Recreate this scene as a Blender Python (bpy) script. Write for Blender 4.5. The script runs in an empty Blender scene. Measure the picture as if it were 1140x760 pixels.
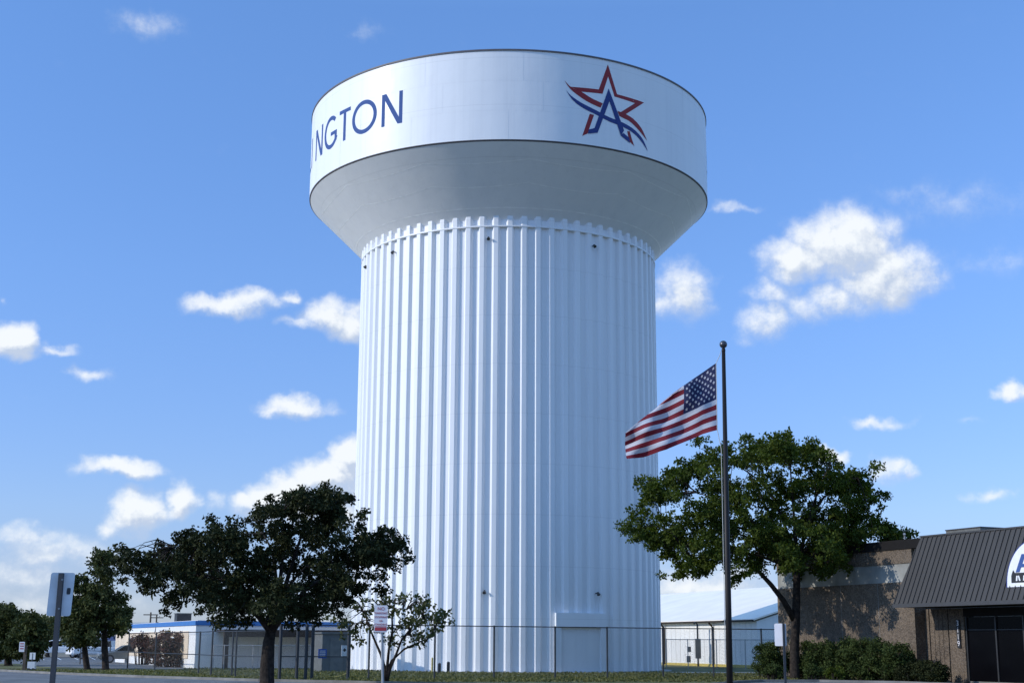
import bpy, math, random
import numpy as np
from mathutils import Vector, Matrix

rad = math.radians
scene = bpy.context.scene
col = scene.collection
random.seed(7)

# ------------------------------------------------------------------ camera
F_PX, PITCH, EYE, ROLL = 1561.11, 0.2124785, 1.6, 0.0051739
cam_d = bpy.data.cameras.new('camera')
cam = bpy.data.objects.new('camera', cam_d)
col.objects.link(cam)
cam_d.sensor_width = 36.0
cam_d.lens = 36.0 * F_PX / 1140.0
cam_d.clip_start, cam_d.clip_end = 0.1, 6000
cam.matrix_world = (Matrix.Translation((0, 0, EYE)) @ Matrix.Rotation(math.pi / 2 + PITCH, 4, 'X')
                    @ Matrix.Rotation(ROLL, 4, 'Z'))
scene.camera = cam


def ray(px, py):
    X, Y = px - 570.0, py - 380.0
    c, s = math.cos(ROLL), math.sin(ROLL)
    X, Y = X * c + Y * s, -X * s + Y * c
    return Vector((X / F_PX, math.cos(PITCH) + Y / F_PX * math.sin(PITCH),
                   math.sin(PITCH) - Y / F_PX * math.cos(PITCH)))


def at(px, py, Y):
    """surveyed point: photo pixel at a depth of Y metres"""
    v = ray(px, py)
    return Vector((0, 0, EYE)) + v * (Y / v.y)


def ground(px, py):
    v = ray(px, py)
    return Vector((0, 0, EYE)) + v * (-EYE / v.z)


# ------------------------------------------------------------------ materials
def new_mat(name):
    m = bpy.data.materials.new(name)
    m.use_nodes = True
    nt = m.node_tree
    return m, nt, nt.nodes['Principled BSDF'], nt.nodes['Material Output']


def mat(name, rgb, rough=0.6, metal=0.0, var=0.12, scale=3.0, bump=0.0, bscale=None, spec=0.5, stretch=None):
    m, nt, b, out = new_mat(name)
    N, L = nt.nodes.new, nt.links.new
    b.inputs['Roughness'].default_value = rough
    b.inputs['Metallic'].default_value = metal
    b.inputs['Specular IOR Level'].default_value = spec
    tc = N('ShaderNodeTexCoord')
    src = tc.outputs['Object']
    if stretch:
        mp = N('ShaderNodeMapping')
        mp.inputs['Scale'].default_value = stretch
        L(src, mp.inputs[0]); src = mp.outputs[0]
    nz = N('ShaderNodeTexNoise')
    nz.inputs['Scale'].default_value = scale
    nz.inputs['Detail'].default_value = 6
    L(src, nz.inputs['Vector'])
    mr = N('ShaderNodeMapRange')
    mr.inputs['From Min'].default_value, mr.inputs['From Max'].default_value = 0.3, 0.7
    mr.inputs['To Min'].default_value, mr.inputs['To Max'].default_value = 1 - var, 1 + var
    L(nz.outputs['Fac'], mr.inputs['Value'])
    mx = N('ShaderNodeVectorMath'); mx.operation = 'SCALE'
    mx.inputs[0].default_value = rgb
    L(mr.outputs[0], mx.inputs['Scale'])
    L(mx.outputs[0], b.inputs['Base Color'])
    if bump:
        n2 = N('ShaderNodeTexNoise')
        n2.inputs['Scale'].default_value = bscale or scale * 6
        n2.inputs['Detail'].default_value = 5
        L(src, n2.inputs['Vector'])
        bp = N('ShaderNodeBump')
        bp.inputs['Strength'].default_value = bump
        bp.inputs['Distance'].default_value = 0.02
        L(n2.outputs['Fac'], bp.inputs['Height'])
        L(bp.outputs[0], b.inputs['Normal'])
    return m


def mat_two(name, c1, c2, scale, rough=0.9, lo=0.4, hi=0.6, bump=0.4, fine=30.0):
    m, nt, b, out = new_mat(name)
    N, L = nt.nodes.new, nt.links.new
    b.inputs['Roughness'].default_value = rough
    b.inputs['Specular IOR Level'].default_value = 0.25
    tc = N('ShaderNodeTexCoord')
    n1 = N('ShaderNodeTexNoise'); n1.inputs['Scale'].default_value = scale; n1.inputs['Detail'].default_value = 8
    n1.inputs['Roughness'].default_value = 0.65
    L(tc.outputs['Object'], n1.inputs['Vector'])
    r = N('ShaderNodeValToRGB')
    r.color_ramp.elements[0].position, r.color_ramp.elements[1].position = lo, hi
    r.color_ramp.elements[0].color = (*c1, 1)
    r.color_ramp.elements[1].color = (*c2, 1)
    L(n1.outputs['Fac'], r.inputs[0])
    n2 = N('ShaderNodeTexNoise'); n2.inputs['Scale'].default_value = fine; n2.inputs['Detail'].default_value = 4
    L(tc.outputs['Object'], n2.inputs['Vector'])
    mr = N('ShaderNodeMapRange')
    mr.inputs['From Min'].default_value, mr.inputs['From Max'].default_value = 0.3, 0.7
    mr.inputs['To Min'].default_value, mr.inputs['To Max'].default_value = 0.65, 1.35
    L(n2.outputs['Fac'], mr.inputs['Value'])
    mx = N('ShaderNodeVectorMath'); mx.operation = 'SCALE'
    L(r.outputs[0], mx.inputs[0]); L(mr.outputs[0], mx.inputs['Scale'])
    L(mx.outputs[0], b.inputs['Base Color'])
    bp = N('ShaderNodeBump'); bp.inputs['Strength'].default_value = bump; bp.inputs['Distance'].default_value = 0.03
    L(n2.outputs['Fac'], bp.inputs['Height']); L(bp.outputs[0], b.inputs['Normal'])
    return m


def leaf_mat(name, rgb, alt, trans=0.22):
    m, nt, b, out = new_mat(name)
    N, L = nt.nodes.new, nt.links.new
    a = N('ShaderNodeAttribute'); a.attribute_name = 'tint'
    r = N('ShaderNodeMix'); r.data_type = 'RGBA'
    r.inputs['A'].default_value = (*rgb, 1); r.inputs['B'].default_value = (*alt, 1)
    L(a.outputs['Fac'], r.inputs['Factor'])
    L(r.outputs['Result'], b.inputs['Base Color'])
    b.inputs['Roughness'].default_value = 0.7
    b.inputs['Specular IOR Level'].default_value = 0.12
    t = N('ShaderNodeBsdfTranslucent')
    hs = N('ShaderNodeHueSaturation'); hs.inputs['Value'].default_value = 1.2; hs.inputs['Saturation'].default_value = 1.2
    L(r.outputs['Result'], hs.inputs['Color']); L(hs.outputs[0], t.inputs['Color'])
    mx = N('ShaderNodeMixShader'); mx.inputs[0].default_value = trans
    L(b.outputs[0], mx.inputs[1]); L(t.outputs[0], mx.inputs[2]); L(mx.outputs[0], out.inputs['Surface'])
    return m


def cloth_mat(name, rgb):
    m, nt, b, out = new_mat(name)
    N, L = nt.nodes.new, nt.links.new
    b.inputs['Base Color'].default_value = (*rgb, 1)
    b.inputs['Roughness'].default_value = 0.8
    t = N('ShaderNodeBsdfTranslucent'); t.inputs['Color'].default_value = (*rgb, 1)
    tc = N('ShaderNodeTexCoord'); nz = N('ShaderNodeTexNoise'); nz.inputs['Scale'].default_value = 9
    L(tc.outputs['Object'], nz.inputs['Vector'])
    bp = N('ShaderNodeBump'); bp.inputs['Strength'].default_value = 0.25; bp.inputs['Distance'].default_value = 0.03
    L(nz.outputs['Fac'], bp.inputs['Height']); L(bp.outputs[0], b.inputs['Normal']); L(bp.outputs[0], t.inputs['Normal'])
    mx = N('ShaderNodeMixShader'); mx.inputs[0].default_value = 0.22
    L(b.outputs[0], mx.inputs[1]); L(t.outputs[0], mx.inputs[2]); L(mx.outputs[0], out.inputs['Surface'])
    return m


def mesh_wire_mat(name):
    """galvanised chain link: diamond wires with holes"""
    m, nt, b, out = new_mat(name)
    N, L = nt.nodes.new, nt.links.new
    b.inputs['Base Color'].default_value = (0.13, 0.14, 0.15, 1)
    b.inputs['Metallic'].default_value = 0.6
    b.inputs['Roughness'].default_value = 0.5
    uv = N('ShaderNodeUVMap')
    sep = N('ShaderNodeSeparateXYZ'); L(uv.outputs[0], sep.inputs[0])
    def line(op):
        a = N('ShaderNodeMath'); a.operation = op
        L(sep.outputs[0], a.inputs[0]); L(sep.outputs[1], a.inputs[1])
        s = N('ShaderNodeMath'); s.operation = 'MULTIPLY'; s.inputs[1].default_value = 1 / 0.07
        L(a.outputs[0], s.inputs[0])
        f = N('ShaderNodeMath'); f.operation = 'FRACT'; L(s.outputs[0], f.inputs[0])
        g = N('ShaderNodeMath'); g.operation = 'LESS_THAN'; g.inputs[1].default_value = 0.07
        L(f.outputs[0], g.inputs[0])
        return g.outputs[0]
    mxv = N('ShaderNodeMath'); mxv.operation = 'MAXIMUM'
    L(line('ADD'), mxv.inputs[0]); L(line('SUBTRACT'), mxv.inputs[1])
    tr = N('ShaderNodeBsdfTransparent')
    mx = N('ShaderNodeMixShader')
    L(mxv.outputs[0], mx.inputs[0]); L(tr.outputs[0], mx.inputs[1]); L(b.outputs[0], mx.inputs[2])
    L(mx.outputs[0], out.inputs['Surface'])
    return m


def aggregate_mat():
    m, nt, b, out = new_mat('exposed_aggregate')
    N, L = nt.nodes.new, nt.links.new
    b.inputs['Roughness'].default_value = 0.9
    tc = N('ShaderNodeTexCoord')
    v = N('ShaderNodeTexVoronoi'); v.inputs['Scale'].default_value = 17
    L(tc.outputs['Object'], v.inputs['Vector'])
    n = N('ShaderNodeTexNoise'); n.inputs['Scale'].default_value = 1.2; n.inputs['Detail'].default_value = 7
    L(tc.outputs['Object'], n.inputs['Vector'])
    r = N('ShaderNodeValToRGB')
    r.color_ramp.elements[0].position = 0.0; r.color_ramp.elements[1].position = 1.0
    r.color_ramp.elements[0].color = (0.042, 0.031, 0.022, 1)
    r.color_ramp.elements[1].color = (0.19, 0.145, 0.105, 1)
    sp = N('ShaderNodeSeparateColor'); L(v.outputs['Color'], sp.inputs[0])
    ad = N('ShaderNodeMath'); ad.operation = 'MULTIPLY_ADD'; ad.inputs[1].default_value = 0.65; ad.inputs[2].default_value = -0.18
    L(sp.outputs[0], ad.inputs[0])
    a2 = N('ShaderNodeMath'); a2.operation = 'ADD'; L(ad.outputs[0], a2.inputs[0]); L(n.outputs['Fac'], a2.inputs[1])
    L(a2.outputs[0], r.inputs[0]); L(r.outputs[0], b.inputs['Base Color'])
    bp = N('ShaderNodeBump'); bp.inputs['Strength'].default_value = 0.7; bp.inputs['Distance'].default_value = 0.05
    L(v.outputs['Distance'], bp.inputs['Height']); L(bp.outputs[0], b.inputs['Normal'])
    return m


def tower_mat():
    m, nt, b, out = new_mat('tower_white_paint')
    N, L = nt.nodes.new, nt.links.new
    b.inputs['Roughness'].default_value = 0.5
    b.inputs['Coat Weight'].default_value = 0.08
    b.inputs['Coat Roughness'].default_value = 0.15
    tc = N('ShaderNodeTexCoord')
    mp = N('ShaderNodeMapping'); mp.inputs['Scale'].default_value = (1.2, 1.2, 0.12)
    L(tc.outputs['Object'], mp.inputs[0])
    n = N('ShaderNodeTexNoise'); n.inputs['Scale'].default_value = 0.9; n.inputs['Detail'].default_value = 6
    L(mp.outputs[0], n.inputs['Vector'])
    r = N('ShaderNodeValToRGB')
    r.color_ramp.elements[0].position, r.color_ramp.elements[1].position = 0.25, 0.75
    r.color_ramp.elements[0].color = (0.785, 0.795, 0.81, 1)
    r.color_ramp.elements[1].color = (0.84, 0.845, 0.85, 1)
    L(n.outputs['Fac'], r.inputs[0])
    sx = N('ShaderNodeSeparateXYZ'); L(tc.outputs['Object'], sx.inputs[0])
    dv = N('ShaderNodeMath'); dv.operation = 'MULTIPLY'; dv.inputs[1].default_value = 1 / 3.06; L(sx.outputs[2], dv.inputs[0])
    fr = N('ShaderNodeMath'); fr.operation = 'FRACT'; L(dv.outputs[0], fr.inputs[0])
    ls = N('ShaderNodeMath'); ls.operation = 'LESS_THAN'; ls.inputs[1].default_value = 0.016; L(fr.outputs[0], ls.inputs[0])
    st_ = N('ShaderNodeMapping'); st_.inputs['Scale'].default_value = (3.5, 3.5, 0.05); L(tc.outputs['Object'], st_.inputs[0])
    n3 = N('ShaderNodeTexNoise'); n3.inputs['Scale'].default_value = 1.0; n3.inputs['Detail'].default_value = 5; L(st_.outputs[0], n3.inputs['Vector'])
    m3 = N('ShaderNodeMapRange'); m3.inputs['From Min'].default_value, m3.inputs['From Max'].default_value = 0.52, 0.75
    m3.inputs['To Min'].default_value, m3.inputs['To Max'].default_value = 1.0, 0.95; L(n3.outputs['Fac'], m3.inputs['Value'])
    sm_ = N('ShaderNodeMath'); sm_.operation = 'MULTIPLY_ADD'; sm_.inputs[1].default_value = -0.07; L(ls.outputs[0], sm_.inputs[0]); L(m3.outputs[0], sm_.inputs[2])
    vs_ = N('ShaderNodeVectorMath'); vs_.operation = 'SCALE'; L(r.outputs[0], vs_.inputs[0]); L(sm_.outputs[0], vs_.inputs['Scale'])
    L(vs_.outputs[0], b.inputs['Base Color'])
    n2 = N('ShaderNodeTexNoise'); n2.inputs['Scale'].default_value = 0.8; n2.inputs['Detail'].default_value = 2
    L(tc.outputs['Object'], n2.inputs['Vector'])
    bp = N('ShaderNodeBump'); bp.inputs['Strength'].default_value = 0.25; bp.inputs['Distance'].default_value = 0.06
    L(n2.outputs['Fac'], bp.inputs['Height']); L(bp.outputs[0], b.inputs['Normal']); L(bp.outputs[0], b.inputs['Coat Normal'])
    return m


M = dict(
    tower=tower_mat(),
    seam=mat('weld_seam', (0.93, 0.93, 0.93), 0.35),
    letter=mat('letter_blue', (0.055, 0.105, 0.28), 0.75, var=0.05, spec=0.15),
    navy=mat('emblem_navy', (0.010, 0.032, 0.18), 0.6, var=0.05),
    red=mat('emblem_red', (0.27, 0.010, 0.016), 0.6, var=0.05),
    dark=mat('dark_metal', (0.03, 0.032, 0.036), 0.5, 0.3),
    rim=mat('rim_brown_lip_shade', (0.11, 0.10, 0.11), 0.6),
    post=mat('fence_steel_dark', (0.045, 0.05, 0.058), 0.5, 0.4),
    galv=mat('galvanised', (0.32, 0.33, 0.34), 0.5, 0.5, var=0.2),
    signback=mat('sign_back_aluminium', (0.66, 0.68, 0.70), 0.6, 0.0, var=0.1, scale=5),
    white=mat('white_paint', (0.78, 0.78, 0.77), 0.5, var=0.05),
    signwhite=mat('sign_white', (0.72, 0.70, 0.72), 0.5, var=0.05),
    signred=mat('sign_red', (0.35, 0.03, 0.04), 0.5),
    signblue=mat('sign_blue', (0.03, 0.10, 0.42), 0.5),
    agg=aggregate_mat(),
    conc=mat('concrete_band', (0.27, 0.27, 0.25), 0.8, var=0.35, scale=0.9, bump=0.3),
    kerb=mat('kerb_concrete', (0.20, 0.19, 0.175), 0.85, var=0.25, scale=1.5, bump=0.4),
    path=mat('path_concrete', (0.30, 0.29, 0.27), 0.85, var=0.2, scale=1.2, bump=0.3),
    bronze=mat('bronze_metal', (0.042, 0.039, 0.037), 0.6, 0.05, var=0.12, scale=1.5, stretch=(1, 1, 0.2)),
    fascia=mat('fascia_grey', (0.05, 0.05, 0.052), 0.5, 0.1),
    cap=mat('parapet_dark', (0.013, 0.012, 0.012), 0.8, spec=0.15),
    glass=mat('dark_glass', (0.003, 0.003, 0.004), 0.25, var=0.3, scale=0.6, spec=0.06),
    alum=mat('door_frame', (0.05, 0.05, 0.052), 0.45, 0.5),
    bwhite=mat('background_white_cladding', (0.86, 0.84, 0.80), 0.55, var=0.05, scale=0.7, stretch=(3, 3, 0.3)),
    broof=mat('background_white_roof', (0.93, 0.85, 0.74), 0.5, var=0.06, scale=0.5),
    brown=mat('brown_trim', (0.035, 0.026, 0.02), 0.7, spec=0.2),
    cream=mat('cream_stucco', (0.72, 0.58, 0.42), 0.8, var=0.15, scale=0.8),
    blue=mat('blue_fascia', (0.035, 0.17, 0.46), 0.5, var=0.08),
    shed=mat('grey_shed', (0.13, 0.135, 0.13), 0.7, var=0.15),
    hvac=mat('hvac_grey', (0.16, 0.165, 0.16), 0.5, 0.3, var=0.2),
    pole=mat('flagpole_bronze', (0.016, 0.013, 0.012), 0.5, 0.2, spec=0.3),
    ball=mat('finial_metal', (0.10, 0.10, 0.11), 0.35, 0.8),
    rope=mat('rope', (0.5, 0.5, 0.48), 0.9),
    bark=mat_two('bark', (0.016, 0.012, 0.010), (0.045, 0.035, 0.028), 6, bump=0.9, fine=25),
    wood=mat('weathered_wood', (0.10, 0.075, 0.055), 0.85, var=0.3, scale=4),
    yellow=mat('yellow_paint', (0.55, 0.42, 0.10), 0.6),
    carwhite=mat('car_white', (0.75, 0.75, 0.75), 0.3, var=0.02),
    carsilver=mat('car_silver', (0.22, 0.23, 0.21), 0.3, 0.5, var=0.02),
    tyre=mat('tyre', (0.015, 0.015, 0.015), 0.8),
    chrome=mat('rim_metal', (0.4, 0.4, 0.42), 0.3, 0.9),
    tail=mat('tail_light', (0.3, 0.01, 0.01), 0.3),
    lamp=mat('headlight_glass', (0.6, 0.62, 0.65), 0.15),
    canvas=mat('navy_canvas', (0.02, 0.04, 0.13), 0.8),
    wire=mesh_wire_mat('chain_link_wire'),
    grass=mat_two('grass_ground', (0.06, 0.07, 0.022), (0.19, 0.175, 0.075), 0.35, bump=0.8, fine=14),
    blade=leaf_mat('grass_blade', (0.05, 0.07, 0.018), (0.22, 0.20, 0.08), 0.25),
    asphalt=mat_two('asphalt', (0.13, 0.13, 0.13), (0.20, 0.198, 0.195), 0.6, bump=0.5, fine=60),
    leaf_dark=leaf_mat('leaf_dark', (0.015, 0.020, 0.007), (0.044, 0.050, 0.017), 0.10),
    leaf_green=leaf_mat('leaf_green', (0.028, 0.046, 0.008), (0.098, 0.125, 0.022), 0.32),
    leaf_olive=leaf_mat('leaf_olive', (0.05, 0.06, 0.022), (0.13, 0.14, 0.055), 0.25),
    leaf_pine=leaf_mat('leaf_conifer', (0.028, 0.038, 0.014), (0.085, 0.098, 0.032), 0.15),
    leaf_hedge=leaf_mat('leaf_hedge', (0.022, 0.036, 0.010), (0.075, 0.10, 0.028), 0.15),
    leaf_russet=leaf_mat('leaf_russet', (0.035, 0.040, 0.02), (0.20, 0.10, 0.08), 0.2),
    leaf_gold=leaf_mat('leaf_gold', (0.10, 0.10, 0.02), (0.30, 0.24, 0.05), 0.3),
)
M['flag_red'] = cloth_mat('flag_red', (0.20, 0.010, 0.022))
M['flag_white'] = cloth_mat('flag_white', (0.56, 0.56, 0.61))
M['flag_blue'] = cloth_mat('flag_blue', (0.012, 0.018, 0.075))


# ------------------------------------------------------------------ mesh builder
class MB:
    def __init__(s):
        s.v, s.f, s.mi, s.uv = [], [], [], None
        s.cur = 0

    def add(s, verts, faces):
        o = len(s.v)
        s.v += [Vector(p) for p in verts]
        for f in faces:
            s.f.append([i + o for i in f]); s.mi.append(s.cur)
        return s

    def quad(s, a, b, c, d):
        return s.add([a, b, c, d], [(0, 1, 2, 3)])

    def hexa(s, p):   # p: 4 bottom (ccw) + 4 top
        return s.add(p, [(3, 2, 1, 0), (4, 5, 6, 7), (0, 1, 5, 4), (1, 2, 6, 5), (2, 3, 7, 6), (3, 0, 4, 7)])

    def box(s, c, size, ax=(1, 0), lift=True):
        """box centred in plan at c, standing on c.z; ax = plan direction of its length"""
        c = Vector(c); u = Vector((ax[0], ax[1], 0)).normalized(); w = Vector((-u.y, u.x, 0))
        a, b, h = size[0] / 2, size[1] / 2, size[2]
        lo = [c - u * a - w * b, c + u * a - w * b, c + u * a + w * b, c - u * a + w * b]
        return s.hexa(lo + [p + Vector((0, 0, h)) for p in lo])

    def tube(s, pts, radii, n=8, cap=True):
        pts = [Vector(p) for p in pts]
        if not hasattr(radii, '__len__'): radii = [radii] * len(pts)
        rings = []
        for i, p in enumerate(pts):
            d = (pts[min(i + 1, len(pts) - 1)] - pts[max(i - 1, 0)]).normalized()
            ref = Vector((1, 0, 0)) if abs(d.x) < 0.8 else Vector((0, 1, 0))
            a = d.cross(ref).normalized(); b = d.cross(a)
            rings.append([p + (a * math.cos(2 * math.pi * k / n) + b * math.sin(2 * math.pi * k / n)) * radii[i] for k in range(n)])
        vs = [q for r in rings for q in r]
        fs = []
        for i in range(len(pts) - 1):
            for k in range(n):
                k2 = (k + 1) % n
                fs.append((i * n + k, i * n + k2, (i + 1) * n + k2, (i + 1) * n + k))
        if cap:
            fs.append(tuple(range(n - 1, -1, -1))); fs.append(tuple((len(pts) - 1) * n + k for k in range(n)))
        return s.add(vs, fs)

    def lathe(s, prof, c=(0, 0), n=128, closed=False):
        """prof: list of (r, z)"""
        vs = []
        for r, z in prof:
            vs += [(c[0] + r * math.sin(2 * math.pi * k / n), c[1] - r * math.cos(2 * math.pi * k / n), z) for k in range(n)]
        fs = []
        m = len(prof)
        for i in range(m if closed else m - 1):
            j = (i + 1) % m
            for k in range(n):
                k2 = (k + 1) % n
                fs.append((i * n + k, i * n + k2, j * n + k2, j * n + k))
        return s.add(vs, fs)

    def prism(s, outline, off):
        """outline: planar polygon points, extruded by vector off"""
        n = len(outline); o = [Vector(p) for p in outline]; off = Vector(off)
        fs = [tuple(range(n - 1, -1, -1)), tuple(range(n, 2 * n))]
        for k in range(n):
            k2 = (k + 1) % n
            fs.append((k, k2, n + k2, n + k))
        return s.add(o + [p + off for p in o], fs)

    def build(s, name, mats, parent=None, origin=None, smooth=False, fix=True):
        me = bpy.data.meshes.new(name)
        if parent is not None:
            org = wpos(parent)
        else:
            org = Vector(origin) if origin is not None else Vector((0, 0, 0))
        me.from_pydata([tuple(v - org) for v in s.v], [], s.f)
        if not isinstance(mats, (list, tuple)): mats = [mats]
        for m_ in mats: me.materials.append(m_)
        if len(mats) > 1:
            me.polygons.foreach_set('material_index', s.mi)
        if s.uv:
            ul = me.uv_layers.new(name='UVMap')
            for i, l in enumerate(me.loops): ul.data[i].uv = s.uv[l.vertex_index]
        if smooth: me.polygons.foreach_set('use_smooth', [True] * len(me.polygons))
        me.update()
        if fix:
            import bmesh
            bm = bmesh.new(); bm.from_mesh(me)
            bmesh.ops.recalc_face_normals(bm, faces=bm.faces)
            bm.to_mesh(me); bm.free()
        o = bpy.data.objects.new(name, me)
        col.objects.link(o)
        if parent is not None:
            o.parent = parent
        else:
            o.location = org
        return o


def wpos(o):
    p = Vector((0, 0, 0))
    while o is not None:
        p += Vector(o.location); o = o.parent
    return p


def tag(o, label=None, cat=None, group=None, kind=None):
    if label: o['label'] = label
    if cat: o['category'] = cat
    if group: o['group'] = group
    if kind: o['kind'] = kind
    return o


def empty(name, loc, label, cat, group=None):
    o = bpy.data.objects.new(name, None)
    o.empty_display_size = 0.3
    o.location = loc
    col.objects.link(o)
    return tag(o, label, cat, group)


def children(o): return [c for c in bpy.data.objects if c.parent is o]


def copy_tree(o, parent=None):
    c = o.copy(); col.objects.link(c)
    if parent is not None: c.parent = parent
    for ch in children(o): copy_tree(ch, c)
    return c


def text_mesh(name, body, size, m, parent, pos, xdir, ydir, align='CENTER', extrude=0.003):
    cu = bpy.data.curves.new(name, 'FONT')
    cu.body = body; cu.size = size; cu.align_x = align; cu.align_y = 'CENTER'; cu.extrude = extrude
    tmp = bpy.data.objects.new(name + '_tmp', cu)
    col.objects.link(tmp)
    dg = bpy.context.evaluated_depsgraph_get()
    me = bpy.data.meshes.new_from_object(tmp.evaluated_get(dg))
    bpy.data.objects.remove(tmp)
    me.name = name
    me.materials.clear(); me.materials.append(m)
    o = bpy.data.objects.new(name, me); col.objects.link(o)
    x = Vector(xdir).normalized(); y = Vector(ydir).normalized(); z = x.cross(y)
    rot = Matrix((x, y, z)).transposed().to_4x4()
    o.parent = parent
    o.matrix_local = Matrix.Translation(Vector(pos) - wpos(parent)) @ rot
    return o


# ------------------------------------------------------------------ setting: ground, street, kerb
def structure(name, mb, m, **k):
    return tag(mb.build(name, m, **k), kind='structure')


g = MB()
g.quad((-2500, -300, 0), (2500, -300, 0), (2500, 4000, 0), (-2500, 4000, 0))
structure('ground', g, M['grass'])


def sheet(name, pts, z, m):
    b = MB(); b.add([(p[0], p[1], z) for p in pts], [tuple(range(len(pts)))])
    return structure(name, b, m)


kerb_line = [(-60, 112), (-40, 91), (-27.8, 79.2), (-23.2, 73.3), (-17, 66.8), (-10.7, 61.6), (-3, 57.6), (4, 56.5), (8, 58), (10, 63), (11.3, 65.0), (14, 65.3), (17.2, 63.4), (19.6, 59), (24, 49), (33, 30)]
sheet('street', kerb_line + [(36, -40), (-60, -40)], 0.004, M['asphalt'])
kb = MB()
for i in range(len(kerb_line) - 1):
    a, b = Vector((*kerb_line[i], 0)), Vector((*kerb_line[i + 1], 0))
    d = (b - a).normalized(); w = Vector((-d.y, d.x, 0)) * 0.08
    lo = [a - w, b - w, b + w, a + w]
    kb.hexa([p + Vector((0, 0, -0.05)) for p in lo] + [p + Vector((0, 0, 0.11)) for p in lo])
structure('kerb', kb, M['kerb'])
lot = [ground(20, 738.5), ground(45, 741.5), ground(110, 743.5), ground(160, 744), ground(221, 744.5), Vector((-21, 93, 0)), Vector((-33, 122, 0)), Vector((-45, 175, 0)), Vector((-95, 175, 0)), Vector((-75, 118, 0))]
sheet('parking_lot', lot, 0.008, M['asphalt'])
pm = MB()
for k in range(9):
    px = 40 + k * 19
    a = ground(px, 729.5); b = ground(px + 9, 734)
    d = (b - a).normalized(); w = Vector((-d.y, d.x, 0)) * 0.06
    pm.quad(*(Vector((q.x, q.y, 0.012)) for q in (a - w, b - w, b + w, a + w)))
structure('parking_markings', pm, M['white'])
sheet('concrete_path', [(9.5, 86), (10.5, 84.6), (14, 86.2), (20, 86.4), (20, 88.2), (13.5, 88), (10.5, 88.4)], 0.012, M['path'])
ap = MB(); ap.lathe([(9.8, 0.03), (10.75, 0.03), (10.85, -0.02)], (-0.29, 94.19), 96)
structure('tower_apron', ap, M['path'])

# ------------------------------------------------------------------ water tower
TC = Vector((-0.29086, 94.1913, 0)); RC, RT = 10.138, 13.835
ZT, ZL, ZR, ZC, KC = 37.273, 31.422, 27.115, 27.78, 0.986
tower = empty('water_tower', TC, 'tall white fluted water tower with a wide tank lettered in blue', 'water tower')


def on_cyl(u, z, r, R0):
    t = u / R0
    return Vector((TC.x + r * math.sin(t), TC.y - r * math.cos(t), z))


NR = 72
pitch = 2 * math.pi / NR
phase = 0.0144
pr = []
RV = RC - 0.20
for k in range(NR):
    c0 = phase + k * pitch
    for du, r in [(-0.288, RV), (-0.272, RV + 0.012), (-0.160, RC - 0.020), (-0.135, RC - 0.002), (0.135, RC - 0.002), (0.160, RC - 0.020), (0.272, RV + 0.012), (0.288, RV)]:
        pr.append((c0 + du / RC, r))
n = len(pr)
cb = MB()
vs = [(TC.x + r * math.sin(t), TC.y - r * math.cos(t), 0.0) for t, r in pr] + \
     [(TC.x + r * math.sin(t), TC.y - r * math.cos(t), ZC + KC * (r - RC) + 0.01) for t, r in pr]
cb.add(vs, [(k, (k + 1) % n, n + (k + 1) % n, n + k) for k in range(n)])
cb.build('fluted_column', M['tower'], tower)
rb = MB(); rb.lathe([(RC - 0.19, ZR - 0.05), (RC + 0.025, ZR - 0.05), (RC + 0.025, ZR + 0.04), (RC - 0.19, ZR + 0.04)], TC, 144, True)
rb.build('stiffener_ring', M['tower'], tower)
cn = MB()
prof = [(RC - 0.35, ZC - KC * 0.35)]
for k in range(1, 9):
    r = RC - 0.35 + (RT - 0.08 - RC + 0.35) * k / 8
    prof.append((r, ZC + KC * (r - RC)))
cn.lathe(prof, TC, 256)
cn.build('tank_cone', M['tower'], tower, smooth=True)
sk = MB(); sk.lathe([(RT - 0.08, ZL - 0.065), (RT, ZL - 0.03), (RT, ZL + 0.02)], TC, 256)
sk.build('lip', M['rim'], tower, smooth=True)  # dark tone stands in for the shadow gap under the tank wall
tw = MB(); tw.lathe([(RT, ZL + 0.02), (RT, 33.4), (RT, 35.3), (RT, ZT - 0.1)], TC, 256)
tw.build('tank_wall', M['tower'], tower, smooth=True)
tr = MB(); tr.lathe([(RT, ZT - 0.1), (RT + 0.05, ZT - 0.1), (RT + 0.05, ZT), (RT - 0.1, ZT)], TC, 256)
tr.build('rim', M['rim'], tower)
rf = MB(); rf.lathe([(RT - 0.1, ZT - 0.02), (10, ZT + 0.25), (6, ZT + 0.5), (0.05, ZT + 0.75)], TC, 96)
rf.build('tank_roof', M['tower'], tower, smooth=True)
# weld seams on the cone (polygonal plate joints)
ws = MB()
def cone_pt(deg, r, lift=0.005):
    t = rad(deg)
    q = r + lift * 0.7
    return Vector((TC.x + q * math.sin(t), TC.y - q * math.cos(t), ZC + KC * (r - RC) - lift * 0.7))
def cone_strip(pts, w):
    for (d0, r0), (d1, r1) in zip(pts[:-1], pts[1:]):
        m_ = max(2, int(abs(d1 - d0) / 2))
        for j in range(m_):
            a, b = j / m_, (j + 1) / m_
            da, db = d0 + (d1 - d0) * a, d0 + (d1 - d0) * b
            # straight chord between plate corners bows inwards on the developed cone
            bow = lambda s_: (-0.9 if abs(d1 - d0) > 20 else 0.0) * s_ * (1 - s_)
            ra, rb_ = r0 + (r1 - r0) * a + bow(a), r0 + (r1 - r0) * b + bow(b)
            ws.quad(cone_pt(da, ra - w), cone_pt(db, rb_ - w), cone_pt(db, rb_ + w), cone_pt(da, ra + w))
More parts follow.
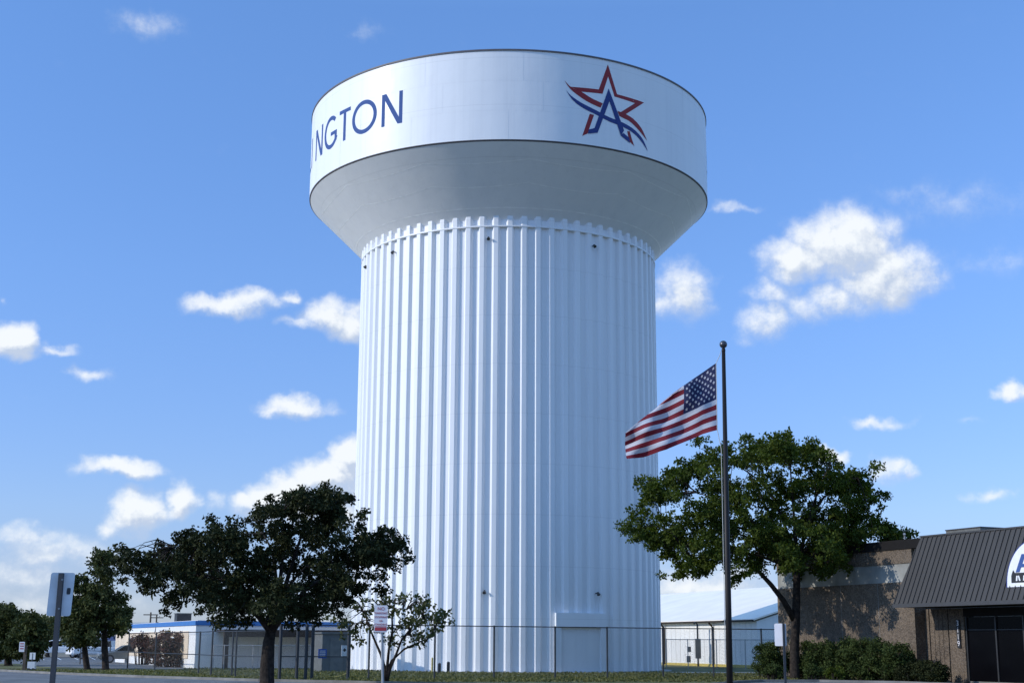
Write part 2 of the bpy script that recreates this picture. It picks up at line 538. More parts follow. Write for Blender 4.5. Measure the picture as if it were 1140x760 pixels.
for pts_, w_ in (([(d, 10.54) for d in range(-180, 181, 6)], 0.03), ([(-180 + 30.0 * k + 6.0, 11.80) for k in range(13)], 0.02), ([(-180 + 30.0 * k + 6.0, 12.95) for k in range(13)], 0.02)):
    ws = MB(); cone_strip(pts_, w_); ws.build('weld_seam', M['seam'], tower)
# faint plate joints on the tank wall
wj = MB()
for z in (33.32, 35.25):
    for k in range(180):
        a, b = (k / 180) * 2 * math.pi * RT, ((k + 1) / 180) * 2 * math.pi * RT
        wj.quad(on_cyl(a, z - 0.012, RT + 0.004, RT), on_cyl(b, z - 0.012, RT + 0.004, RT), on_cyl(b, z + 0.012, RT + 0.004, RT), on_cyl(a, z + 0.012, RT + 0.004, RT))
for z0, z1, ph in ((ZL + .03, 33.3, 0), (33.34, 35.23, 2.1), (35.27, ZT - .12, 0.9)):
    for k in range(14):
        a = ph + k * 2 * math.pi * RT / 14
        wj.quad(on_cyl(a - .012, z0, RT + 0.004, RT), on_cyl(a + .012, z0, RT + 0.004, RT), on_cyl(a + .012, z1, RT + 0.004, RT), on_cyl(a - .012, z1, RT + 0.004, RT))
wj.build('plate_joint', M['tower'], tower)


def band(mb, up, lo, r, closed=False, sub=6):
    """painted band on the tank between two polylines of (arc, height)"""
    for i in range(len(up) - 1):
        for j in range(sub):
            a, b = j / sub, (j + 1) / sub
            L_ = lambda p, q, s_: (p[0] + (q[0] - p[0]) * s_, p[1] + (q[1] - p[1]) * s_)
            p0, p1 = L_(up[i], up[i + 1], a), L_(up[i], up[i + 1], b)
            q0, q1 = L_(lo[i], lo[i + 1], a), L_(lo[i], lo[i + 1], b)
            mb.quad(on_cyl(*q0, r, RT), on_cyl(*q1, r, RT), on_cyl(*p1, r, RT), on_cyl(*p0, r, RT))


S = 0.28; CH0, CH1 = 33.1, 35.24
def glyph(ch, u0, w):
    mb = MB(); r = RT + 0.010
    x = lambda f: u0 + w * f
    h = CH1 - CH0
    z = lambda f: CH0 + h * f
    def seg(p, q, hw, rr):   # upright-sheared stroke with horizontal width
        band(mb, [(p[0] + hw, p[1]), (q[0] + hw, q[1])], [(p[0] - hw, p[1]), (q[0] - hw, q[1])], rr, sub=8)
    def bar(a, b, zz, rr, t=S * 0.9):
        band(mb, [(a, zz + t / 2), (b, zz + t / 2)], [(a, zz - t / 2), (b, zz - t / 2)], rr, sub=8)
    def arc(cx, cz, rx, rz, a0, a1, rr, t=S):
        m_ = 48
        O = []; I = []
        for k in range(m_ + 1):
            a = rad(a0 + (a1 - a0) * k / m_)
            O.append((cx + rx * math.cos(a), cz + rz * math.sin(a)))
            I.append((cx + (rx - t) * math.cos(a), cz + (rz - t) * math.sin(a)))
        band(mb, O, I, rr, sub=1)
    hs = S / 2
    if ch == 'N':
        seg((u0 + hs * .9, CH0), (u0 + hs * .9, CH1), hs * .9, r); seg((u0 + w - hs * .9, CH0), (u0 + w - hs * .9, CH1), hs * .9, r)
        seg((u0 + w - .17, CH0), (u0 + .17, CH1), .17, r + .003)
    elif ch == 'I':
        seg((u0 + hs, CH0), (u0 + hs, CH1), hs, r)
    elif ch == 'T':
        bar(u0, u0 + w, CH1 - S * .45, r); seg((u0 + w / 2, CH0), (u0 + w / 2, CH1 - S * .9), hs, r)
    elif ch == 'O':
        arc(u0 + w / 2, (CH0 + CH1) / 2, w / 2, h / 2 + .05, 0, 360, r)
    elif ch == 'G':
        arc(u0 + w * .55, (CH0 + CH1) / 2, w * .55, h / 2 + .05, 48, 335, r)
        bar(u0 + w * .55, u0 + w, CH0 + h * .44, r + .003, S * .85); seg((u0 + w - hs, CH0 + h * .16), (u0 + w - hs, CH0 + h * .40), hs, r)
    elif ch == 'L':
        seg((u0 + hs, CH0), (u0 + hs, CH1), hs, r); bar(u0 + S, u0 + w, CH0 + S * .45, r)
    elif ch == 'A':
        seg((u0 + .16, CH0), (u0 + w / 2, CH1), .16, r); seg((u0 + w - .16, CH0), (u0 + w / 2, CH1), .16, r + .003)
        bar(u0 + w * .25, u0 + w * .75, CH0 + h * .27, r + .006, S * .8)
    elif ch == 'R':
        seg((u0 + hs, CH0), (u0 + hs, CH1), hs, r); bar(u0 + S, u0 + w * .6, CH1 - hs, r); bar(u0 + S, u0 + w * .6, CH0 + h * .42, r)
        arc(u0 + w * .55, CH0 + h * .71, w * .42, h * .29 + S * .42 * .5, -90, 90, r + .003)
        seg((u0 + w - .17, CH0), (u0 + w * .45, CH0 + h * .45), .17, r + .006)
    return mb


word = [('A', -24.0, 1.9), ('R', -21.75, 1.4), ('L', -19.9, 1.15), ('I', -18.3, S), ('N', -16.72, 1.6), ('G', -14.78, 1.85), ('T', -12.62, 1.27), ('O', -11.16, 2.29), ('N', -8.46, 1.6)]
quarter = 2 * math.pi * RT / 4
for rep in (0, 2):
    for ch, u0, w in word:
        glyph(ch, u0 + rep * quarter, w).build('letter', M['letter'], tower, fix=False)

EM = dict(
 r1o=[(3.86, 35.05), (5.74, 35.15), (6.4, 36.93), (7.05, 35.08), (9.21, 35.02), (7.7, 33.9)],
 r1i=[(4.54, 34.82), (6.0, 34.91), (6.41, 36.13), (6.86, 34.89), (8.44, 34.79), (7.11, 33.8)],
 r2u=[(3.46, 35.43), (3.88, 35.04), (4.54, 34.82), (5.27, 34.48), (6.01, 34.28)],
 r2l=[(3.46, 35.43), (3.77, 34.98), (4.24, 34.61), (5.01, 34.21), (5.85, 33.97)],
 r3u=[(7.06, 33.98), (7.7, 33.9), (8.32, 33.69), (8.95, 33.23), (9.41, 32.53)],
 r3l=[(7.21, 33.67), (7.5, 33.6), (8.05, 33.46), (8.73, 33.05), (9.41, 32.53)],
 b1u=[(3.55, 34.82), (3.9, 34.46), (4.57, 34.09), (5.45, 33.78), (6.44, 33.46), (7.59, 33.26), (8.41, 32.98), (9.05, 32.52), (9.46, 31.84)],
 b1l=[(3.55, 34.82), (3.98, 34.21), (4.66, 33.77), (5.53, 33.47), (6.44, 33.18), (7.39, 33.02), (8.2, 32.8), (8.83, 32.43), (9.46, 31.84)])
def spline(pts, k=5):
    out = []
    P = [pts[0]] + list(pts) + [pts[-1]]
    for i in range(1, len(P) - 2):
        for j in range(k):
            t = j / k
            out.append(tuple(0.5 * ((2 * P[i][d]) + (-P[i - 1][d] + P[i + 1][d]) * t + (2 * P[i - 1][d] - 5 * P[i][d] + 4 * P[i + 1][d] - P[i + 2][d]) * t * t
                             + (-P[i - 1][d] + 3 * P[i][d] - 3 * P[i + 1][d] + P[i + 2][d]) * t ** 3) for d in (0, 1)))
    out.append(tuple(pts[-1]))
    return out
for rep in (0, 2):
    sh = lambda pts: [(u + rep * quarter, z) for u, z in pts]
    def paint(name, m_, up, lo, r, sub=6):
        b_ = MB(); band(b_, sh(up), sh(lo), r, sub=sub); b_.build(name, m_, tower, fix=False)
    paint('star_outline', M['red'], EM['r1o'], EM['r1i'], RT + .010)
    paint('star_swoosh', M['red'], spline(EM['r2u']), spline(EM['r2l']), RT + .014, 1)
    paint('star_swoosh', M['red'], spline(EM['r3u']), spline(EM['r3l']), RT + .014, 1)
    paint('star_leg', M['red'], [(5.11, 33.46), (4.6, 31.95)], [(5.40, 33.43), (4.95, 32.15)], RT + .010)
    paint('star_leg', M['red'], [(7.79, 32.80), (7.93, 32.17), (8.34, 31.92)], [(7.99, 32.83), (8.14, 32.37), (8.34, 31.92)], RT + .010)
    paint('blue_swoosh', M['navy'], spline(EM['b1u']), spline(EM['b1l']), RT + .018, 1)
    paint('letter_stroke', M['navy'], [(6.43, 35.33), (5.38, 32.46)], [(6.48, 34.51), (5.63, 32.30)], RT + .022)
    paint('letter_stroke', M['navy'], [(6.43, 35.33), (7.54, 32.79)], [(6.48, 34.51), (7.29, 32.40)], RT + .025)
    paint('letter_foot', M['navy'], [(5.50, 32.60), (5.02, 32.42)], [(5.63, 32.30), (4.97, 32.14)], RT + .028)
    paint('letter_foot', M['navy'], [(7.47, 32.62), (7.93, 32.38)], [(7.29, 32.40), (7.98, 32.05)], RT + .028)

# floodlights / vents between the ribs
lights = [(-1.20, 26.33), (-8.28, 26.29), (-12.25, 26.22), (5.76, 26.31), (-1.26, 4.65), (5.84, 4.63)]
for u, z in lights:
    fl = MB()
    a = on_cyl(u, z, RC - .2, RC); nrm_ = (a - TC); nrm_.z = 0; nrm_.normalize()
    fl.tube([a, a + nrm_ * .2], .035, 8)
    b0 = a + nrm_ * .2
    fl.tube([b0 + Vector((0, 0, .05)), b0 + nrm_ * .12 - Vector((0, 0, .10))], [.06, .11], 10)
    fl.build('floodlight', M['fascia'], tower)
# door: a flush panel box projecting over the ribs
dp = MB()
def cyl_box(mb, u0, u1, z0, z1, r0, r1, k=6):
    for j in range(k):
        a, b = u0 + (u1 - u0) * j / k, u0 + (u1 - u0) * (j + 1) / k
        mb.hexa([on_cyl(a, z0, r1, RC), on_cyl(b, z0, r1, RC), on_cyl(b, z0, r0, RC), on_cyl(a, z0, r0, RC),
                 on_cyl(a, z1, r1, RC), on_cyl(b, z1, r1, RC), on_cyl(b, z1, r0, RC), on_cyl(a, z1, r0, RC)])
cyl_box(dp, 2.95, 6.36, 2.62, 3.44, RC - .25, RC + .24)
hd = dp.build('door_header', M['tower'], tower)
for ua, ub in ((2.95, 3.30), (5.95, 6.36)):
    dj = MB(); cyl_box(dj, ua, ub, 0.0, 2.62, RC - .25, RC + .18, 2); dj.build('door_jamb', M['tower'], tower)
dr = MB(); cyl_box(dr, 3.30, 5.95, 0.03, 2.60, RC - .26, RC + .03, 6)
for k in range(1, 9):
    cyl_box(dr, 3.32, 5.93, 0.29 * k, 0.29 * k + .015, RC + .02, RC + .036, 6)
dr.build('door', M['tower'], tower)

# ------------------------------------------------------------------ fences
def fence(name, pts, h, label, m_post, post_r=.035, rail_z=(), cat='fence', skip_mesh=False):
    root = empty(name, Vector((*pts[0][:2], 0)), label, cat)
    for p in pts:
        b = MB(); b.tube([(p[0], p[1], -.05), (p[0], p[1], h + .04)], post_r, 8)
        b.build('post', m_post, root)
    for z in (h,) + tuple(rail_z):
        r = MB(); r.tube([(a[0], a[1], z) for a in pts], .024, 6); r.build('rail', m_post, root)
    if not skip_mesh:
        w = MB(); uv = []; run = 0
        for a, b in zip(pts[:-1], pts[1:]):
            L_ = math.hypot(b[0] - a[0], b[1] - a[1])
            w.quad((a[0], a[1], .03), (b[0], b[1], .03), (b[0], b[1], h), (a[0], a[1], h))
            uv += [(run, .03), (run + L_, .03), (run + L_, h), (run, h)]; run += L_
        w.uv = uv
        w.build('wire_mesh', M['wire'], root, fix=False)
    return root


def fl_pt(px, base=(-0.77, 68.5), d=(.9, .436)):   # point of the long front fence line seen at column px
    k = ray(px, 725); s_ = k.x / k.y
    t = (s_ * base[1] - base[0]) / (d[0] - s_ * d[1])
    return (base[0] + d[0] * t, base[1] + d[1] * t)


long_pts = [fl_pt(x) for x in (411, 484, 550, 618, 676, 738, 794, 848, 900)]
fence('chain_link_fence', long_pts, 2.44, 'long dark chain link fence running in front of the white tower', M['post'], .045)
gate_pts = [fl_pt(x) for x in (312, 331, 341, 348, 388)]
gate = fence('chain_link_gate', gate_pts, 2.4, 'dark framed chain link gate between big tree trunk and small tree', M['post'], .075, (1.02,), 'gate')
left_pts = [fl_pt(312)[:2], tuple(at(262, 745, 68.5)[:2]), tuple(at(258, 745, 69.2)[:2]), tuple(at(235, 745, 71)[:2]), tuple(at(221, 745, 75)[:2]), (-20.5, 83), (-24.2, 91), (-28, 99), (-32, 107)]
left_pts[0] = (left_pts[0][0] - .35, left_pts[0][1] + .25)
fence('chain_link_fence', left_pts, 2.15, 'chain link fence with a mid rail running left of the big tree trunk', M['post'], .045, (1.0,))
fence('chain_link_fence', [tuple(at(x, 741, y)[:2]) for x, y in ((237, 90.3), (249, 90.2), (281, 90.0), (312, 90.2), (345, 90.8))], 1.45,
      'low chain link fence against the grey wall under the brown canopy', M['galv'], .03)
fence('chain_link_fence', [tuple(at(x, 735, 101)[:2]) for x in (742, 766, 798, 830, 862)], 2.0,
      'thin pale chain link fence close in front of the sunlit white warehouse', M['galv'], .03)

# yellow chain, blue and white notices on the gate
yc = MB()
ya, yb = at(357, 748.5, 65.8), at(389, 746.5, 66.6)
pts = [ya.lerp(yb, k / 10) - Vector((0, 0, .22 * 4 * (k / 10) * (1 - k / 10))) for k in range(11)]
yc.tube(pts, .022, 6)
tag(yc.build('barrier_chain', M['yellow'], origin=pts[0]), 'yellow chain sagging low across the grass by the grey shed', 'chain')


def plate(name, c, w, h, m, label, cat, xd=(.9, .436), t=.02, parent=None):
    b = MB(); b.box(Vector(c) - Vector((0, 0, h / 2)), (w, t, h), xd)
    if parent is not None: return b.build(name, m, parent)
    return tag(b.build(name, m, origin=Vector(c) - Vector((0, 0, h / 2))), label, cat)


xd = Vector((.9, .436, 0)).normalized(); nd = Vector((xd.y, -xd.x, 0))
bs = plate('notice_sign', at(359, 727, 66.2), .40, .42, M['signblue'], 'small blue notice sign on the dark gate', 'sign')
b2 = MB()
p = at(359, 727, 66.2) + nd * .014
for z in (.1, .02, -.06, -.13):
    b2.box(p + Vector((0, 0, z)), (.28, .006, .035), xd)
b2.build('print', M['white'], bs)
wsn = plate('notice_sign', at(383.5, 724, 66.9), .30, .50, M['white'], 'small white notice sign with a dark diamond beside grey shed', 'sign')
b2 = MB(); p = at(383.5, 723, 66.9) + nd * .016
b2.add([p + xd * .09, p + Vector((0, 0, .09)), p - xd * .09, p - Vector((0, 0, .09))], [(0, 1, 2, 3)])
b2.build('diamond', M['dark'], wsn)
# grey shed behind the gate
sp_ = at(369, 745, 84.5); sp_.z = 0
shed = empty('utility_shed', sp_, 'grey utility shed behind the dark chain link gate', 'shed')
b = MB(); b.box(sp_, (1.75, 1.6, 2.15), xd); b.build('body', M['shed'], shed)
b = MB(); b.box(sp_ + Vector((0, 0, 2.15)), (1.95, 1.8, .1), xd); b.build('roof', M['hvac'], shed)
b = MB(); b.box(sp_ - Vector((-nd.x, -nd.y, 0)) * .81, (.8, .03, 1.9), xd); sd = b.build('door', M['hvac'], shed)
b = MB(); q = sp_ + nd * .84 + xd * .28 + Vector((0, 0, 1)); b.tube([q, q + Vector((0, 0, .12))], .02, 6); b.build('handle', M['galv'], sd)

# bollards near the tower foot
def bollard(px, h, m, label, group=None, r=.09):
    p = ground(px, 748.5)
    root = empty('bollard', p, label, 'bollard', group)
    b = MB(); b.tube([p - Vector((0, 0, .1)), p + Vector((0, 0, h - .06))], r, 12); b.build('shaft', m, root)
    b = MB(); b.tube([p + Vector((0, 0, h - .06)), p + Vector((0, 0, h - .02)), p + Vector((0, 0, h))], [r, r * .8, r * .3], 12); b.build('cap', m, root)
bollard(481, .86, M['yellow'], 'faded yellow marker post at foot of white tower', r=.05)
bollard(489, .55, M['dark'], 'shorter of the two dark bollards at the tower foot', 'dark bollards at the tower foot')
bollard(499, .63, M['dark'], 'taller of the two dark bollards at the tower foot', 'dark bollards at the tower foot')

# ------------------------------------------------------------------ right building
E1 = Vector((.42, -.9075, 0)); N1 = Vector((-.9075, -.42, 0)); B0 = Vector((15.32, 74, 0))
def P1(t, off, z): return B0 + E1 * t + N1 * off + Vector((0, 0, z))
bld = empty('shop_building', P1(8.3, 0, 0), 'low brown aggregate shop building with dark metal mansard roof', 'building')
def slab(name, t0, t1, o0, o1, z0, z1, m, parent):
    b = MB(); b.hexa([P1(t0, o0, z0), P1(t1, o0, z0), P1(t1, o1, z0), P1(t0, o1, z0), P1(t0, o0, z1), P1(t1, o0, z1), P1(t1, o1, z1), P1(t0, o1, z1)])
    return b.build(name, m, parent)
wl = MB()
def wslab(t0, t1, o0, o1, z0, z1):
    wl.hexa([P1(t0, o0, z0), P1(t1, o0, z0), P1(t1, o1, z0), P1(t0, o1, z0), P1(t0, o0, z1), P1(t1, o0, z1), P1(t1, o1, z1), P1(t0, o1, z1)])
wslab(-2.48, 8.3, 0, -14, -.1, 4.57)
wslab(-2.48, 8.3, -.004, -14, 5.44, 6.10)
wall = wl.build('wall', M['agg'], bld)
slab('concrete_band', -2.47, 8.3, -.05, -13.95, 4.57, 5.44, M['conc'], bld)
slab('parapet', -2.53, 9.4, .05, -14.05, 6.10, 6.54, M['cap'], bld)
for t in (2.9, 5.75):
    jt = MB()
    jt.hexa([P1(t, .003, 0), P1(t + .03, .003, 0), P1(t + .03, -.02, 0), P1(t, -.02, 0), P1(t, .003, 4.56), P1(t + .03, .003, 4.56), P1(t + .03, -.02, 4.56), P1(t, -.02, 4.56)])
    jt.build('panel_joint', M['kerb'], bld)
# recessed entrance wall: fins and grooves left of the glazing
fw = MB(); tt = 8.3
for t0, t1 in ((8.3, 8.55), (8.62, 9.80), (9.87, 10.85)):
    fw.hexa([P1(t0, -.6, 0), P1(t1, -.6, 0), P1(t1, -.9, 0), P1(t0, -.9, 0), P1(t0, -.6, 3.3), P1(t1, -.6, 3.3), P1(t1, -.9, 3.3), P1(t0, -.9, 3.3)])
fw.build('entrance_wall', M['agg'], bld)
slab('entrance_backing', 8.3, 10.85, -.9, -1.2, 0, 3.3, M['cap'], bld)
gr_ = MB()
for k in range(3):
    t = 8.90 + k * .28
    gr_.hexa([P1(t, -.597, .1), P1(t + .03, -.597, .1), P1(t + .03, -.62, .1), P1(t, -.62, .1), P1(t, -.597, 3.2), P1(t + .03, -.597, 3.2), P1(t + .03, -.62, 3.2), P1(t, -.62, 3.2)])
gr_.build('groove', M['brown'], bld)
slab('door_lintel', 10.85, 24, -.58, -1.0, 2.93, 3.3, M['cap'], bld)
slab('entrance_return', 8.18, 8.3, -.02, -1.2, 4.6, 5.4, M['agg'], bld)
# glazed doors
gz = slab('storefront', 10.9, 24, -.72, -.76, .1, 2.90, M['glass'], bld)
for t in (10.9, 12.72, 14.36, 16.0, 17.7, 19.4):
    slab('mullion', t - .04, t + .04, -.66, -.80, .02, 2.93, M['alum'], gz)
slab('transom', 10.94, 24, -.70, -.78, 2.32, 2.36, M['alum'], gz)
slab('sill', 10.9, 24, -.66, -.82, 0, .1, M['kerb'], gz)
# soffit and mansard
slab('soffit', 8.7, 24, 1.40, -1.2, 3.34, 3.38, M['cap'], bld)
slab('fascia', 8.6, 24, 1.52, 1.38, 3.33, 3.50, M['fascia'], bld)
mn = MB()
zt, zb_ = 6.57, 3.50
mn.hexa([P1(9.15, 1.52, zb_), P1(24, 1.52, zb_), P1(24, .06, zb_), P1(8.62, .06, zb_), P1(9.15, .10, zt), P1(24, .10, zt), P1(24, .06, zt), P1(9.15, .06, zt)])
mn.v[0] = P1(8.62, 1.52, zb_)
mans = mn.build('mansard_roof', M['bronze'], bld)
sm = MB(); t = 8.75
sl = (P1(0, .10, zt) - P1(0, 1.52, zb_)); nn = sl.cross(E1).normalized()
if nn.z < 0: nn = -nn
while t < 23.9:
    f0 = 0.0 if t > 9.15 else 0.0
    a = P1(t, 1.52, zb_)
    f1 = 1.0 if t >= 9.15 else max(0.05, (t - 8.62) / .53)
    b_ = a + sl * f1 * .995
    hw = E1 * .022
    up = nn * .045
    sm.hexa([a - hw, a + hw, b_ + hw, b_ - hw, a - hw * .7 + up, a + hw * .7 + up, b_ + hw * .7 + up, b_ - hw * .7 + up])
    t += .305
sm.build('standing_seam', M['bronze'], mans)
slab('ridge_cap', 9.1, 24, .16, -.05, 6.55, 6.62, M['fascia'], bld)
# vertical plaque with street digits
pq = slab('number_plaque', 10.42, 10.62, -.53, -.6, 1.55, 2.80, M['dark'], bld)
for k, c in enumerate('3119'):
    text_mesh('digit', c, .34, M['signwhite'], pq, P1(10.52, -.524, 2.63 - k * .30), E1, (0, 0, 1))
# rooftop unit
hp = P1(9.2, -3.2, 6.3)
hv = empty('rooftop_unit', hp, 'grey rooftop air conditioning unit above the dark mansard', 'rooftop unit')
b = MB(); b.box(hp, (2.3, 1.6, .72), E1); b.build('housing', M['hvac'], hv)
b = MB(); b.box(hp + Vector((0, 0, .72)), (2.36, 1.66, .05), E1); b.build('lid', M['fascia'], hv)
b = MB()
for k in range(6):
    b.box(hp + N1 * .81 + E1 * (-.9 + .36 * k) + Vector((0, 0, .1)), (.26, .02, .5), E1)
b.build('grille', M['dark'], hv)
pp = MB(); pp.tube([P1(7.2, -.6, 6.45), P1(7.2, -.6, 6.82)], .04, 8); pp.tube([P1(7.2, -.6, 6.82), P1(7.3, -.5, 6.86)], .06, 8)
tag(pp.build('vent_pipe', M['galv'], origin=P1(7.2, -.6, 6.45)), 'small vent pipe on the parapet left of the rooftop unit', 'pipe')

# arched sign on the mansard
SO = 1.28
sb = P1(17.35, SO, 4.0)
sign = empty('arched_sign', sb, 'arched white shop sign with blue edge and blue letter A on dark mansard', 'sign')
def arch(a, h, off, dz=0.0, k=40): return [P1(17.35 - a * math.cos(math.pi * j / k), off, 4.0 + dz + h * math.sin(math.pi * j / k)) for j in range(k + 1)]
b = MB(); b.prism(arch(1.80, 1.95, SO - .25), N1 * .25); b.build('cabinet', M['navy'], sign)
b = MB(); b.prism(arch(1.73, 1.87, SO, .03), N1 * .015); b.build('face', M['white'], sign)
b = MB()
def fpoly(mb, pts, off=.018, dep=.012): mb.prism([P1(t_, SO + off, z_) for t_, z_ in pts], N1 * dep)
fpoly(b, [(16.15, 4.62), (16.55, 5.35), (16.78, 5.35), (16.36, 4.62)])
fpoly(b, [(16.79, 5.35), (17.02, 5.35), (17.40, 4.62), (17.18, 4.62)])
fpoly(b, [(16.45, 4.82), (17.1, 4.82), (17.02, 4.95), (16.53, 4.95)], .03)
b.build('letter', M['letter'], sign)
b = MB(); fpoly(b, [(15.88, 4.2), (18.8, 4.2), (18.8, 4.58), (16.1, 4.6), (16.02, 4.72), (15.9, 4.5)], .019); b.build('banner', M['dark'], sign)
for t_ in (16.15, 16.55):
    b = MB()
    fpoly(b, [(t_, 4.27), (t_ + .08, 4.27), (t_ + .12, 4.48), (t_ + .04, 4.48)], .033)
    fpoly(b, [(t_ + .13, 4.48), (t_ + .2, 4.48), (t_ + .26, 4.27), (t_ + .18, 4.27)], .033)
    b.build('lettering', M['white'], sign)

# ------------------------------------------------------------------ white warehouse right, behind
E2 = Vector((.336, -.942, 0)).normalized(); N2 = Vector((E2.y, -E2.x, 0)); W0 = Vector((18.1, 105, 0))
def P2(t, off, z): return W0 + E2 * t + N2 * off + Vector((0, 0, z))
wh = empty('white_warehouse', W0, 'long sunlit white warehouse with pitched white roof behind the flagpole', 'building')
b = MB()
b.hexa([P2(-50, 0, -.1), P2(-.1, 0, -.1), P2(-.1, -20, -.1), P2(-50, -20, -.1), P2(-50, 0, 3.36), P2(-.1, 0, 3.36), P2(-.1, -20, 3.36), P2(-50, -20, 3.36)])
b.prism([P2(-.1, 0, 3.36), P2(-.1, -20, 3.36), P2(-.1, -10, 6.3)], E2 * -49.9)
b.build('wall', M['bwhite'], wh)
b = MB()
for s_ in (0, 1):
    o0, o1 = ((.35, -10) if s_ == 0 else (-20.35, -10))
    b.hexa([P2(-50.2, o0, 3.40), P2(.15, o0, 3.40), P2(.15, o1, 6.42), P2(-50.2, o1, 6.42), P2(-50.2, o0, 3.52), P2(.15, o0, 3.52), P2(.15, o1, 6.56), P2(-50.2, o1, 6.56)])
b.build('roof', M['broof'], wh)
b = MB(); b.hexa([P2(-50.2, .50, 3.33), P2(.18, .50, 3.33), P2(.18, .36, 3.33), P2(-50.2, .36, 3.33), P2(-50.2, .50, 3.46), P2(.18, .50, 3.46), P2(.18, .36, 3.46), P2(-50.2, .36, 3.46)])
b.build('gutter', M['brown'], wh)
for t in (-15.4, -6.8):
    b = MB(); b.tube([P2(t, .12, .05), P2(t, .12, 3.0), P2(t, .43, 3.33)], .075, 8); b.build('downspout', M['brown'], wh)
b = MB()
for k in range(60):
    t = -49.6 + k * .84
    b.box(P2(t, .012, .05), (.05, .024, 3.28), E2)
b.build('cladding_rib', M['bwhite'], wh)
b = MB(); b.box(P2(-25, .03, -.05), (49.6, .08, .25), E2); b.build('base_trim', M['yellow'], wh)
# utility mast with meter boxes
um = P2(-7.6, 1.0, 0)
ut = empty('utility_mast', um, 'dark utility mast with meter boxes by the white warehouse wall', 'utility mast')
b = MB(); b.tube([um, um + Vector((0, 0, 3.2)), um + Vector((-.15, -.1, 3.35)), um + Vector((-.3, -.15, 3.25))], .07, 8); b.build('pole', M['post'], ut)
for dx, z, w, h in ((.0, .9, .42, 1.5), (-.75, .6, .3, .5), (-.7, 1.4, .28, .4)):
    b = MB(); b.box(um + Vector((dx, -.12, z - .3)), (w, .22, h), (1, 0)); b.build('meter_box', M['hvac'], ut)

# ------------------------------------------------------------------ left building
E3 = Vector((.91, .42, 0)).normalized(); F3 = Vector((-.42, .91, 0)).normalized(); L0 = Vector((-20.2, 92, 0))
def P3(a, b_, z): return L0 + E3 * a + F3 * b_ + Vector((0, 0, z))
lb = empty('blue_trimmed_building', L0, 'white and cream building with bright blue roof stripe behind left trees', 'building')
def slab3(name, a0, a1, b0, b1, z0, z1, m, parent):
    b = MB(); b.hexa([P3(a0, b0, z0), P3(a1, b0, z0), P3(a1, b1, z0), P3(a0, b1, z0), P3(a0, b0, z1), P3(a1, b0, z1), P3(a1, b1, z1), P3(a0, b1, z1)])
    return b.build(name, m, parent)
slab3('wall', 0, 16, .0, 30, -.1, 2.10, M['bwhite'], lb)
slab3('upper_wall', -.02, 16.02, -.02, 30, 2.10, 2.70, M['white'], lb)
slab3('side_wall', -.06, 0, 2.0, 30, .6, 2.35, M['cream'], lb)
slab3('roof_stripe', -.08, 16.1, -.08, 30.1, 2.70, 2.99, M['blue'], lb)
slab3('roof', 0.1, 15.9, .1, 29.8, 2.95, 3.02, M['broof'], lb)
cn_ = slab3('canopy_beam', 1.3, 15, -2.3, -2.02, 1.98, 2.44, M['brown'], lb)
slab3('canopy_roof', 1.3, 15, -2.02, -.03, 2.30, 2.42, M['brown'], lb)
for a in (1.45, 8.2, 14.6):
    slab3('canopy_post', a - .16, a + .16, -2.25, -2.10, 0, 1.98, M['brown'], lb)
for a in (4.1, 6.6):
    slab3('panel_joint', a, a + .05, -.02, .0, 0, 2.05, M['signback'], lb)
for bb in (6, 11, 16, 21):
    w_ = slab3('window', -.09, -.062, bb, bb + 2.2, .9, 1.9, M['glass'], lb)
    slab3('frame', -.10, -.091, bb - .05, bb + 2.25, 1.9, 1.97, M['white'], w_)
rp = P3(1.0, 9, 3.02)
ru = empty('rooftop_unit', rp, 'small dark rooftop unit on the blue trimmed building', 'rooftop unit')
b = MB(); b.box(rp, (1.0, .9, .55), E3); b.build('housing', M['dark'], ru)
b = MB(); b.box(rp + Vector((0, 0, .55)), (1.1, 1.0, .06), E3); b.build('lid', M['hvac'], ru)
# far cream building seen between the left trees
fb = at(56, 733, 165); fb.z = 0
f2 = empty('cream_building', fb, 'distant cream building glimpsed left of the near sign pole', 'building')
b = MB(); b.box(fb, (16, 10, 2.4), (1, .2)); b.build('wall', M['cream'], f2)
b = MB(); b.box(fb + Vector((0, 0, 2.4)), (16.6, 10.6, .3), (1, .2)); b.build('roof', M['broof'], f2)
fb = at(100, 733, 172); fb.z = 0
f3 = empty('pale_building', fb, 'distant pale grey building behind the two trunk trees', 'building')
b = MB(); b.box(fb, (17, 9, 3.6), (1, .2)); b.build('wall', M['signback'], f3)
b = MB(); b.box(fb + Vector((0, 0, 3.6)), (17.5, 9.5, .3), (1, .2)); b.build('roof', M['broof'], f3)
for k in range(5):
    b = MB(); b.box(fb + Vector((-6 + 3 * k, -4.55 + .2 * (-6 + 3 * k), .9)), (1.2, .12, 1.5), (1, .2)); b.build('window', M['glass'], f3)
# navy canopy shelter
cp = ground(141, 734.5); 
cs = empty('canopy_shelter', cp, 'low navy canopy shelter over the parked sedan', 'shelter')
b = MB(); b.hexa([cp + Vector(v) for v in ((-2.2, -1, 1.75), (1.4, -1, 1.75), (1.4, 2, 1.75), (-2.2, 2, 1.75), (-1.9, -.2, 2.15), (1.1, -.2, 2.15), (1.1, 1.4, 2.15), (-1.9, 1.4, 2.15))]); b.build('canopy', M['canvas'], cs)
for x, y in ((-2.1, -.9), (1.3, -.9), (-2.1, 1.9), (1.3, 1.9)):
    b = MB(); b.tube([cp + Vector((x, y, 0)), cp + Vector((x, y, 1.76))], .06, 8); b.build('post', M['post'], cs)
